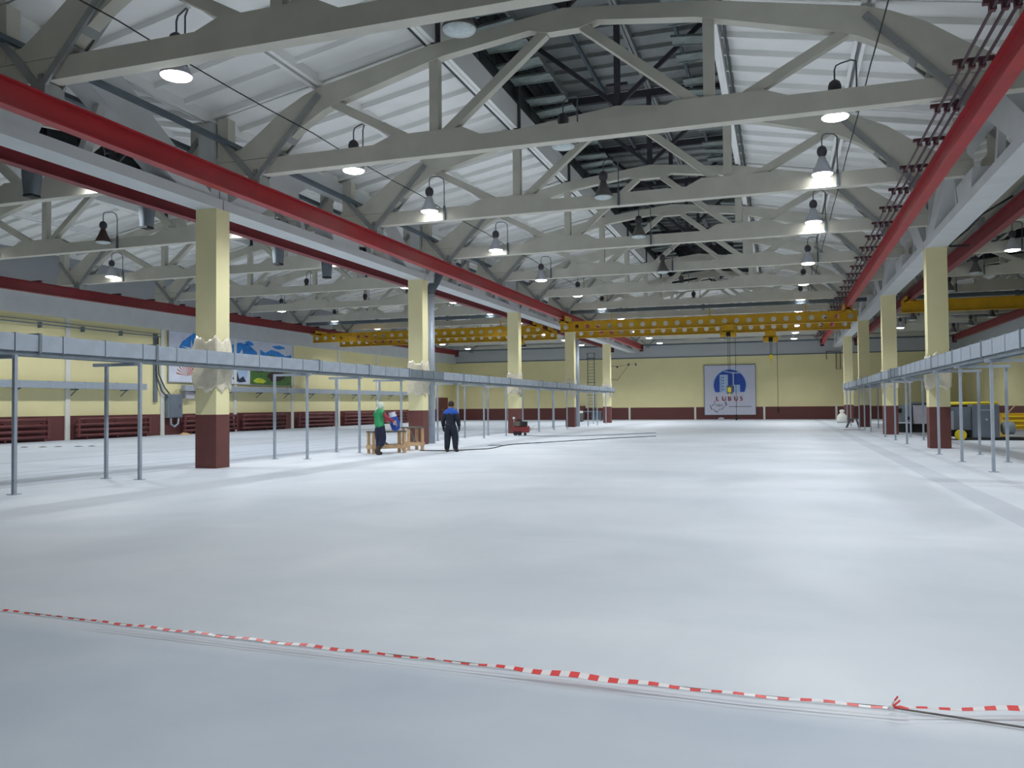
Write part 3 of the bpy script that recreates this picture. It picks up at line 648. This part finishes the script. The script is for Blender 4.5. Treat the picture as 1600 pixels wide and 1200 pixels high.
# rusty pipe brackets, access ladder and bench at the far wall
def frame_pipe(lab, pts, x, z): thing('pipe_bracket', lab, 'bracket', (x, YF-.15, z), me=(MB().tube(pts, .035, 6), 'rust'))
frame_pipe('rusty pipe frame at the top right of the far wall', [(-1.1, 0, -.7), (-1.1, 0, 0), (.05, 0, 0), (.05, 0, -1.6), (-.3, 0, -1.6), (-.3, 0, -.1), (-.3, .14, -.1)], 9.3, 6.05)
t = thing('pipe_bracket', 'dark floodlight bracket frame left of the sign', 'bracket', (-8.6, 50.3, 0))
obj('arm', (MB().tube([(-.1, -2.2, 4.55), (0, 0, 4.6), (.9, 0, 4.75), (1.6, 0, 4.8)], .02, 6).tube([(-.1, -2.2, 3.5), (0, 0, 3.5), (1.0, 0, 4.75)], .02, 6), 'rust'), t)
for px in (0.0, .95, 1.55): obj('floodlight', (MB().box(px-.06, px+.06, -.08, .08, 4.66 if px else 4.5, 4.86 if px else 4.66), 'black'), t)
t = thing('access_ladder', 'caged steel ladder standing against the far wall', 'ladder', (-13.1, 60.4, 0))
for x in (-.33, .33): obj('rail', (MB().box(x-.03, x+.03, -.03, .03, 0, 6.4), 'slate'), t)
rung = MB().box(-.33, .33, -.015, .015, -.015, .015).mesh('rung', 'slate')
for k in range(20): obj('rung', rung, t, (0, 0, .3+k*.3))
hp = [(.38*math.cos(a)*1.15, -.38*math.sin(a)*1.6, 0) for a in [k*PI/8 for k in range(9)]]; hoop = MB().tube(hp, .025, 5).mesh('cage_hoop', 'slate')
for z in (2.4, 3.0, 3.6, 5.9, 6.4): obj('cage_hoop', hoop, t, (0, 0, z))
t = thing('workbench', 'grey bench with white drum on it by the far ladder', 'workbench', (-12.2, 56.5, 0))
obj('top', (MB().box(-.9, .9, -.4, .4, .8, .88), 'cabinet'), t)
for x in (-.85, .85):
    for yy in (-.35, .35): obj('leg', (MB().box(x-.04, x+.04, yy-.04, yy+.04, 0, .8), 'cabinet'), t)
obj('panel', (MB().box(.05, .8, -.3, .3, .1, .8), 'slate'), t)
thing('drum', 'small white topped drum on the floor before the far bench', 'drum', (-12.4, 52.6, 0), me=(MB().lathe([(0, 0), (.28, 0), (.3, .05), (.3, .75)], n=16, mi=1).lathe([(.3, .75), (.3, .92), (0, .94)], n=16), ['white', 'wood_dark']))
thing('tool_cabinet', 'dark brown cupboard standing at the far wall behind the third column', 'cupboard', (-14.4, 60.6, 0), me=(MB().box(-.6, .6, -.3, .3, 0, 1.35).box(-.57, -.02, -.33, -.3, .08, 1.3).box(.02, .57, -.33, -.3, .08, 1.3), 'brown'))

# ------------------------------------------------------------------ workers' tables
def trestle(x, y, rz, L_, w_, h, lab, brace=True):
    t = thing('work_table', lab, 'table', (x, y, 0), rz, 'wooden work tables')
    obj('tabletop', (MB().box(-L_/2, L_/2, -w_/2, w_/2, h-.05, h), 'wood_dark'), t)
    for sx in (-1, 1):
        for sy in (-1, 1): obj('leg', (MB().box(sx*(L_/2-.05)-.04, sx*(L_/2-.05)+.04, sy*(w_/2-.06)-.04, sy*(w_/2-.06)+.04, 0, h-.05), 'wood'), t)
    for sy in (-1, 1): obj('rail', (MB().box(-L_/2+.02, L_/2-.02, sy*(w_/2-.01)-.02, sy*(w_/2-.01)+.02, .15, .27), 'wood'), t)
    for sx in (-1, 1): obj('rail', (MB().box(sx*(L_/2-.01)-.02, sx*(L_/2-.01)+.02, -w_/2, w_/2, .15, .27), 'wood'), t)
    if brace: obj('brace', (MB().bar((-L_/2+.1, -w_/2+.04, h-.1), (0, -w_/2+.04, .22), .03, .07), 'wood_dark'), t)
    return t
trestle(-7.52, 6.4, .9, 1.15, .5, .7, 'nearer wooden work table with pale legs beside the woman')
trestle(-7.42, 8.1, .95, .62, .5, .78, 'farther wooden work table before the second left column')

# ------------------------------------------------------------------ people
def figure(name, J, E, rad_, label, loc, rz, cloth, extra):
    """J joints, E edges -> skinned body; cloth = [(name, predicate(center), offset, material)]"""
    keys = list(J); me = bpy.data.meshes.new('body'); me.from_pydata([J[k] for k in keys], [(keys.index(a), keys.index(b)) for a, b in E], [])
    o = bpy.data.objects.new('tmp', me); COL.objects.link(o); sk = o.modifiers.new('skin', 'SKIN')
    sk.branch_smoothing = .6
    for i, k in enumerate(keys):
        r_ = rad_[k]; r_ = r_ if isinstance(r_, tuple) else (r_, r_); me.skin_vertices[0].data[i].radius = r_
        me.skin_vertices[0].data[i].use_root = (k == 'pelvis')
    o.modifiers.new('sub', 'SUBSURF').levels = 2
    dg = bpy.context.evaluated_depsgraph_get(); dg.update(); m2 = bpy.data.meshes.new_from_object(o.evaluated_get(dg)); bpy.data.objects.remove(o)
    m2.name = 'body'; m2.materials.clear(); m2.materials.append(MT['skin'])
    for p in m2.polygons: p.use_smooth = True
    zmin = min(v.co.z for v in m2.vertices)
    for v in m2.vertices: v.co.z -= zmin
    t = thing(name, label, 'person', loc, rz); obj('body', m2, t)
    for cn, pred, off, mn in cloth:
        bm = bmesh.new(); bm.from_mesh(m2); bm.normal_update()
        dele = [f for f in bm.faces if not pred(f.calc_center_median()+Vector((0, 0, zmin)))]
        for v in bm.verts: v.co += v.normal*off
        bmesh.ops.delete(bm, geom=dele, context='FACES')
        for v in bm.verts: v.co.z = max(v.co.z, .002)
        c = bpy.data.meshes.new(cn); bm.to_mesh(c); bm.free(); c.materials.clear(); c.materials.append(MT[mn]); oc = obj(cn, c, t)
        sm = oc.modifiers.new('s', 'SOLIDIFY'); sm.thickness = .008; sm.offset = -1
    for nm_, q in extra: obj(nm_, q, t, (0, 0, -zmin))
    return t
def hand(J, E, Rd, w, d, side, tag):
    """palm and five fingers rooted at wrist key w, pointing along d"""
    d = Vector(d).normalized(); p0 = Vector(J[w]); s = Vector((0, 1, 0)) if abs(d.y) < .7 else Vector((1, 0, 0)); s = (s-d*s.dot(d)).normalized(); c = d.cross(s)*side
    pk = 'palm'+tag; J[pk] = tuple(p0+d*.07); E.append((w, pk)); Rd[pk] = (.035, .02)
    for i, (o_, l) in enumerate(((-.03, .065), (-.01, .08), (.01, .075), (.03, .055))):
        a, b = 'f%s%d' % (tag, i), 'g%s%d' % (tag, i)
        J[a] = tuple(p0+d*.105+s*o_+c*.003); J[b] = tuple(p0+d*(.105+l*.8)+s*o_+c*.025); E.extend([(pk, a), (a, b)]); Rd[a] = .011; Rd[b] = .008
    J['t'+tag] = tuple(p0+d*.06+s*.045+c*.015); J['u'+tag] = tuple(p0+d*.1+s*.055+c*.03); E.extend([(w, 't'+tag), ('t'+tag, 'u'+tag)]); Rd['t'+tag] = .013; Rd['u'+tag] = .009
# man: standing seen from behind, arms hanging, head bowed forward (+Y)
J = dict(pelvis=(0, 0, .84), waist=(0, 0, .98), chest=(0, 0, 1.15), upper=(0, .01, 1.3), neck=(0, .03, 1.41), head=(0, .07, 1.51), crown=(0, .08, 1.59),
         sl=(-.15, .0, 1.29), el=(-.25, -.02, 1.04), wl=(-.27, .05, .82), sr=(.15, 0, 1.29), er=(.24, -.02, 1.04), wr=(.26, .05, .82),
         hl=(-.09, 0, .8), kl=(-.12, .02, .45), al=(-.13, -.02, .09), tl=(-.15, .12, .04), hr=(.09, 0, .8), kr=(.13, .03, .45), ar=(.15, 0, .09), tr=(.18, .14, .04))
E_ = [('pelvis', 'waist'), ('waist', 'chest'), ('chest', 'upper'), ('upper', 'neck'), ('neck', 'head'), ('head', 'crown'), ('upper', 'sl'), ('sl', 'el'), ('el', 'wl'), ('upper', 'sr'), ('sr', 'er'), ('er', 'wr'),
      ('pelvis', 'hl'), ('hl', 'kl'), ('kl', 'al'), ('al', 'tl'), ('pelvis', 'hr'), ('hr', 'kr'), ('kr', 'ar'), ('ar', 'tr')]
Rd = dict(pelvis=(.17, .13), waist=(.16, .12), chest=(.18, .13), upper=(.15, .11), neck=.055, head=(.092, .105), crown=(.07, .08), sl=.075, el=.055, wl=.036, sr=.075, er=.055, wr=.036,
          hl=.115, kl=.085, al=.055, tl=.045, hr=.115, kr=.085, ar=.055, tr=.045)
for k, v in (('sl', .07), ('sr', .07)): Rd[k] = v
hand(J, E_, Rd, 'wl', (0, .15, -1), 1, 'L'); hand(J, E_, Rd, 'wr', (0, .15, -1), -1, 'R')
hair = MB().lathe([(0, .105), (.05, .098), (.085, .06), (.1, 0), (.096, -.05), (.08, -.08)], (0, .05, 1.54), 16).mesh('hair', 'hair')
facef = MB().lathe([(0, .0), (.012, -.02), (.014, -.03), (0, -.035)], (0, .168, 1.515), 8).mesh('nose', 'skin')
ears = MB().lathe([(0, .03), (.015, .02), (.018, 0), (.01, -.025), (0, -.03)], (-.09, .06, 1.5), 8).lathe([(0, .03), (.015, .02), (.018, 0), (.01, -.025), (0, -.03)], (.09, .06, 1.5), 8).mesh('ears', 'skin')
arm = lambda p: abs(p.x) > .2 and p.z < 1.3
figure('person', J, E_, Rd, 'man in dark overalls with blue shoulders standing with his back turned', (-5.75, 7.4, 0), .1,
       [('trousers', lambda p: .12 < p.z < .9 and not (abs(p.x) > .22 and p.z > .6), .028, 'work'), ('boots', lambda p: p.z <= .14, .014, 'boot'),
        ('jacket', lambda p: (.82 < p.z < 1.24 and abs(p.x) < .2) or (abs(p.x) >= .18 and .84 < p.z < 1.24), .025, 'work'),
        ('blue_yoke', lambda p: 1.22 < p.z < 1.41, .027, 'blue'), ('gloves', lambda p: abs(p.x) > .2 and p.z < .86 and p.z > .55, .008, 'black')],
       [('hair', hair), ('nose', facef), ('ears', ears)])
# woman: leaning right towards a bag held in front, facing +Y and +X
J = dict(pelvis=(0, 0, .84), waist=(-.02, 0, .98), chest=(-.05, .02, 1.14), upper=(-.08, .05, 1.29), neck=(-.09, .08, 1.4), head=(-.07, .12, 1.49), crown=(-.07, .13, 1.57),
         sl=(-.24, .05, 1.3), el=(-.27, .22, 1.1), wl=(-.02, .38, 1.0), sr=(.06, .04, 1.31), er=(.24, .1, 1.12), wr=(.32, .3, 1.02),
         hl=(-.08, 0, .8), kl=(-.09, .06, .44), al=(-.05, -.02, .09), tl=(-.04, .12, .04), hr=(.08, 0, .8), kr=(.1, .05, .45), ar=(.02, -.16, .1), tr=(.04, -.03, .04))
Rd2 = dict(Rd); [Rd2.pop(k, None) for k in list(Rd2) if k.startswith(('palm', 'f', 'g')) or k in ('tL', 'uL', 'tR', 'uR')]
Rd2.update(tl=.04, tr=.04, pelvis=(.16, .13), waist=(.14, .11), chest=(.155, .12), upper=(.13, .1), sl=.06, sr=.06, el=.047, er=.047, wl=.032, wr=.032)
E2 = E_[:20]
JJ = dict(J); hand(JJ, E2, Rd2, 'wl', (1, .3, -.3), 1, 'L'); 
J2 = JJ; hand(J2, E2, Rd2, 'wr', (.3, .6, -.8), -1, 'R')
scarf = MB().lathe([(0, .12), (.06, .11), (.1, .07), (.113, 0), (.108, -.05), (.085, -.1), (.06, -.13)], (-.07, .1, 1.505), 16).tube([(-.08, .0, 1.44), (-.1, -.06, 1.38), (-.1, -.07, 1.3)], [.04, .035, .01], 6).mesh('headscarf', 'scarf')
nose2 = MB().lathe([(0, .0), (.012, -.02), (.014, -.03), (0, -.035)], (-.05, .222, 1.49), 8).mesh('nose', 'skin')
def is_arm(p): return (p.x > .14 or p.x < -.22 or p.y > .17) and .78 < p.z < 1.36
figure('person', J2, E2, Rd2, 'woman in green vest and pale headscarf leaning over the work table', (-7.32, 5.55, 0), -.35,
       [('trousers', lambda p: .3 < p.z < .9 and abs(p.x) < .24 and p.y < .22, .022, 'navy'), ('boots', lambda p: p.z <= .33, .014, 'boot'),
        ('vest', lambda p: .86 < p.z < 1.39 and not is_arm(p), .03, 'green'), ('sleeves', lambda p: is_arm(p) and p.z > 1.03, .016, 'sleeve')],
       [('headscarf', scarf), ('nose', nose2)])
# bag held against the table
bagm = MB(); n = 14; prof = [(0, .0, .02), (.06, .13, .1), (.25, .15, .12), (.45, .13, .1), (.56, .1, .05), (.6, .12, .03)]
vs = []
for z, a, b in prof:
    for k in range(n):
        an = k*2*PI/n; vs.append(((a+.012*math.sin(3*an+z*9))*math.cos(an), (b+.01*math.cos(4*an))*math.sin(an), z))
fs = [(i*n+k, i*n+(k+1) % n, (i+1)*n+(k+1) % n, (i+1)*n+k) for i in range(len(prof)-1) for k in range(n)]
q = MB(); q.add(vs, fs[:n*3], 0, True); 
q.f += [tuple(f) for f in fs[n*3:]]; q.m += [1]*(n*2); q.sm += [True]*(n*2)
bag = thing('paper_sack', 'blue and white sack held by the woman over the work table', 'sack', (-6.98, 6.0, .7), .3, me=(q, ['print_blue', 'print_white']))
bag.rotation_euler = (0, -.22, .3)
obj('white_patch', (MB().box(-.02, .08, -.138, -.12, .2, .33), 'print_white'), bag)

# ------------------------------------------------------------------ red compressor
t = thing('air_compressor', 'small red wheeled compressor in front of the third left column', 'compressor', (-7.78, 21.2, 0), .15)
obj('tank', (MB().tube([(-.42, 0, .3), (-.38, 0, .3), (.38, 0, .3), (.42, 0, .3)], [.1, .17, .17, .1], 14), 'comp'), t)
obj('guard', (MB().box(-.3, -.05, -.14, .14, .45, .66).box(-.36, -.3, -.1, .1, .47, .6), 'wood_dark'), t)
obj('engine', (MB().box(.0, .3, -.13, .13, .45, .68).tube([(.02, 0, .68), (-.05, 0, .76), (-.2, 0, .74)], .04, 8).box(.1, .26, -.15, .15, .55, .62), 'black'), t)
obj('side_panel', (MB().box(-.4, .42, -.2, -.17, .16, .42), 'comp'), t)
for x in (-.25, -.05): obj('wheel', (MB().tube([(x, -.22, .11), (x, -.15, .11)], .11, 14), 'black'), t)
obj('wheel', (MB().tube([(.22, -.2, .07), (.22, -.15, .07)], .07, 12), 'black'), t); obj('foot', (MB().box(.2, .24, -.03, .03, 0, .2), 'comp'), t)
obj('handle', (MB().tube([(.4, -.15, .25), (.68, -.12, .5), (.72, 0, .54), (.68, .12, .5), (.4, .15, .25)], .014, 6), 'white'), t)
obj('filter_cap', (MB().lathe([(0, .1), (.06, .09), (.07, 0), (0, 0)], (-.36, 0, .8), 10).tube([(-.36, 0, .6), (-.36, 0, .8)], .015, 6), 'white'), t)
# hoses
def hose(lab, pts, r, mn='black'):
    P = [Vector((x, y_, r)) for x, y_ in pts]; out = []
    for i in range(len(P)-1):
        p0, p1, p2, p3 = P[max(i-1, 0)], P[i], P[i+1], P[min(i+2, len(P)-1)]
        for k in range(8):
            s_ = k/8; out.append(.5*((2*p1)+(p2-p0)*s_+(2*p0-5*p1+4*p2-p3)*s_*s_+(3*p1-p0-3*p2+p3)*s_**3))
    out.append(P[-1]); return thing('hose', lab, 'hose', me=(MB().tube(out, r, 6), mn))
hose('dark hose snaking over the pale floor from the tables past the man', [(-7.0, 7.75), (-6.7, 7.72), (-6.06, 7.8), (-5.3, 8.7), (-5.1, 9.5), (-5.25, 12.1), (-4.02, 14.9), (-2.6, 18.2), (-1.14, 20.5)], .016)
hose('thin grey hose lying on the floor beyond the compressor', [(-8.0, 20.8), (-6.5, 20.2), (-4.8, 20.6), (-3.2, 22.5), (-1.8, 25.0)], .014, 'slate')
# dark puddle of cloth beside the hose and small rags
def rag(lab, x, y_, s_, mn, sd, h=.03, cat='rag'):
    r_ = random.Random(sd); n = 12; vs = [(0, 0, h)]+[(s_*math.cos(k*2*PI/n)*r_.uniform(.5, 1.1)*.6, s_*math.sin(k*2*PI/n)*r_.uniform(.5, 1.1)*.5, h*r_.uniform(.5, 1.3)) for k in range(n)]+[(s_*math.cos(k*2*PI/n)*r_.uniform(.7, 1.3), s_*math.sin(k*2*PI/n)*r_.uniform(.7, 1.3), .003) for k in range(n)]
    fs = [(0, 1+k, 1+(k+1) % n) for k in range(n)]+[(1+k, 1+n+k, 1+n+(k+1) % n, 1+(k+1) % n) for k in range(n)]
    q = MB(); q.add(vs, fs, 0, True); thing('rag', lab, cat, (x, y_, 0), me=(q, mn))
rag('crumpled straw coloured rag on the floor below the switch box', -26.9, 20.3, .32, 'wood', 1, .12)
rag('flat dark rag on the floor beside the hose bend', -5.75, 11.6, .3, 'slate', 2, .02)
rag('small pale scrap on the floor left of the hose', -4.9, 13.4, .3, 'print_grey', 3, .015)
for k in range(5): rag('%s dark scrap on the left aisle floor near the wall' % ORD[k], -23.6+k*.55+.2*math.sin(k*3), 7.4+.5*k*.6, .16, 'black', 10+k, .02)

# ------------------------------------------------------------------ right side machines and clutter
t = thing('mixer_machine', 'grey boxy machine with yellow top bar behind the right trough', 'machine', (11.15, 18.0, 0))
obj('cabinet', (MB().box(0, .88, 0, .9, .1, 1.34), 'cabinet'), t); obj('door', (MB().box(.05, .83, -.02, 0, .16, 1.28), 'cabinet'), t)
obj('handle', (MB().box(.2, .62, -.04, -.02, 1.12, 1.15).tube([(.45, -.05, .78), (.45, -.02, .78)], .04, 10), 'cabinet_lt'), t)
obj('plinth', (MB().box(-.25, 1.7, -.02, .92, 0, .1), 'black'), t)
obj('rear_body', (MB().box(-.72, -.02, .2, 1.1, .38, 1.26), 'cabinet'), t); obj('rear_panel', (MB().box(-.75, -.62, .15, .3, .4, 1.1), 'galv'), t)
obj('top_bar', (MB().tube([(-.78, .1, 1.4), (.86, .1, 1.4)], .05, 12), 'yellow2'), t)
obj('wheel', (MB().tube([(-.42, -.02, .2), (-.42, .1, .2)], .2, 18), 'yellow2'), t); obj('tyre', (MB().tube([(-.42, .1, .2), (-.42, .2, .2)], .2, 18), 'black'), t)
obj('side_tank', (MB().tube([(1.0, .3, .45), (1.05, .3, .45), (1.4, .3, .45), (1.45, .3, .45)], [.15, .24, .24, .15], 14), 'machine_grey'), t)
obj('undertray', (MB().box(-.7, 0, .25, 1.0, .12, .38), 'black'), t)
t = thing('yellow_hopper', 'ribbed yellow hopper at the right edge behind the grey machine', 'hopper', (13.1, 20.5, 0))
obj('bin', (MB().prism([(-.35, .35), (1.3, .35), (1.5, .98), (-.55, .98)], -.4, .8, 'y'), 'yellow'), t)
for z in (.5, .68, .86): obj('rib', (MB().box(-.5, 1.45, -.44, -.38, z-.02, z+.02), 'yellow2'), t)
for x in (-.3, 1.2): obj('leg', (MB().box(x-.05, x+.05, -.35, .7, 0, .4), 'yellow'), t)
obj('pole', (MB().bar((-.35, -.4, .95), (.0, -.4, 1.35), .03, .03), 'wood'), t)
t = thing('grey_machine', 'long grey machine with pale cabinet behind the right columns', 'machine', (9.9, 26.6, 0))
obj('body', (MB().box(-.42, .35, 0, 1.1, .48, 1.32), 'machine_grey'), t); obj('control_box', (MB().box(-.35, -.1, -.04, 0, .95, 1.15).box(.12, .25, -.03, 0, .6, .75), 'black'), t)
obj('pale_cabinet', (MB().box(.4, .98, -.4, .6, .42, 1.3), 'cabinet_lt'), t)
obj('base', (MB().box(-.5, 1.8, 0, 1.2, 0, .42), 'black'), t); obj('top_pipe', (MB().tube([(.3, .3, 1.38), (1.8, .3, 1.38)], .07, 10), 'slate'), t)
t = thing('white_sack', 'upright white sack standing by the farthest right column', 'sack', (8.45, 46.8, 0), me=(MB().lathe([(0, 0), (.34, 0), (.38, .2), (.32, .5), (.16, .68), (.1, .72), (.2, .86), (.1, .95), (0, .96)], n=12), 'white'))
t = thing('low_trolley', 'dark folding stool on the floor beside the third right column', 'stool', (8.0, 34.4, 0))
obj('seat', (MB().box(-.1, .55, -.2, .2, .5, .55), 'slate'), t)
for a, b in (((-.15, 0), (.1, .5)), ((.55, 0), (.4, .5))): obj('leg', (MB().bar((a[0], -.15, a[1]), (b[0], -.15, b[1]), .05, .08).bar((a[0], .15, a[1]), (b[0], .15, b[1]), .05, .08), 'slate'), t)
thing('floor_strip', 'dark flat strip lying on the floor near the stool', 'strip', (8.0, 30.1, 0), me=(MB().box(-.6, .45, -.03, .03, 0, .02), 'rust'))
thing('wall_sack', 'small grey bundle at the foot of the far wall under the sign', 'bundle', (-1.0, 60.9, 0), me=(MB().lathe([(0, 0), (.3, 0), (.28, .12), (.1, .2), (0, .21)], n=10), 'cabinet_lt'))
thing('cable_hook', 'cable looped on a black hook under the girder at the right column', 'cable', (9.36, 11.7, 6.3), me=(MB().tube([(0, 0, .05), (.05, -.4, .12), (.3, -1.2, .3), (.45, -2.2, .5), (1.0, -3.2, .75)], .03, 6).box(0, .55, -.03, .03, 0, .05), 'black'))

# ------------------------------------------------------------------ barrier tape and rope (nearest the camera)
path = [(-7.5, -11.75), (-3.6, -12.05), (-1.17, -12.22), (1.11, -12.34), (2.68, -12.4), (4.1, -12.46), (4.74, -12.44)]
def lift(p, z): k = 1-z/CAM.z; return (CAM.x+(p[0]-CAM.x)*k, CAM.y+(p[1]-CAM.y)*k)
def resample(pts, st):
    out = []; 
    for i in range(len(pts)-1):
        a, b = Vector(pts[i]+(0,)), Vector(pts[i+1]+(0,)); n = max(1, round((b-a).length/st))
        out += [a.lerp(b, k/n) for k in range(n)]
    out.append(Vector(pts[-1]+(0,))); return out
def tape(name, lab, pts, zc, zf, sd):
    rnd = random.Random(sd); q = MB(); P = resample(pts, .026); n = len(P)
    for i in range(n-1):
        w0, w1 = [(.004+.0035*(1+math.sin(j*.11+sd))*(.6+.4*math.sin(j*.037))) for j in (i, i+1)]
        tl = [1.1+.6*math.sin(j*.06+sd) for j in (i, i+1)]
        zz = [zf(j/(n-1))+.004*math.sin(j*.4) for j in (i, i+1)]
        vs = [(P[i].x, P[i].y-w0*tl[0]*1.6, zz[0]-w0*.6), (P[i+1].x, P[i+1].y-w1*tl[1]*1.6, zz[1]-w1*.6), (P[i+1].x, P[i+1].y+w1*tl[1]*1.6, zz[1]+w1*.6), (P[i].x, P[i].y+w0*tl[0]*1.6, zz[0]+w0*.6)]
        q.add(vs, [(0, 1, 2, 3)], 0 if i % 4 < 2 else 1)
    t = thing(name, lab, 'barrier tape', me=(q, ['tape_red', 'tape_white'])); sm = t.modifiers.new('s', 'SOLIDIFY'); sm.thickness = .0015; return t
tape('barrier_tape', 'long red and white barrier tape stretched low across the floor', [lift(p, .05) for p in path], .05, lambda s_: .05, 2)
path2 = [(4.76, -12.44), (5.35, -12.27), (6.6, -11.95)]
tape('barrier_tape', 'shorter barrier tape running right from the knot', [lift(p, .05) for p in path2], .05, lambda s_: .05, 5)
kn = thing('tape_knot', 'tied knot of barrier tape with loose red tails', 'tape knot', lift((4.75, -12.44), .05)+(.0,), 0)
kx = 0
obj('knot', (MB().tube([(-.015, 0, .04), (0, 0, .055), (.015, 0, .045)], [.006, .014, .006], 8), 'tape_white'), kn)
for i, (pts, m_) in enumerate((([(0, 0, .05), (.012, 0, .08), (.03, .0, .105)], 'tape_red'), ([(0, 0, .05), (.03, .01, .075), (.04, .01, .085)], 'tape_red'), ([(0, 0, .055), (.008, 0, .075), (.015, 0, .085)], 'tape_white'), ([(0, 0, .05), (.04, 0, .06), (.075, 0, .052)], 'tape_red'))):
    q = MB()
    for a, b in zip(pts, pts[1:]): q.bar(a, b, .002, .014, up=(0, 1, .3))
    obj('tail', (q, m_), kn)
rp = [(-7.5, -11.8, .012)]+[(p[0], p[1]-.03, .012) for p in path[1:]]+[(5.28, -12.56, .012), (6.6, -12.7, .012)]
thing('guide_rope', 'thin grey rope lying under the barrier tape', 'rope', me=(MB().tube(rp, .005, 5), 'rope'))
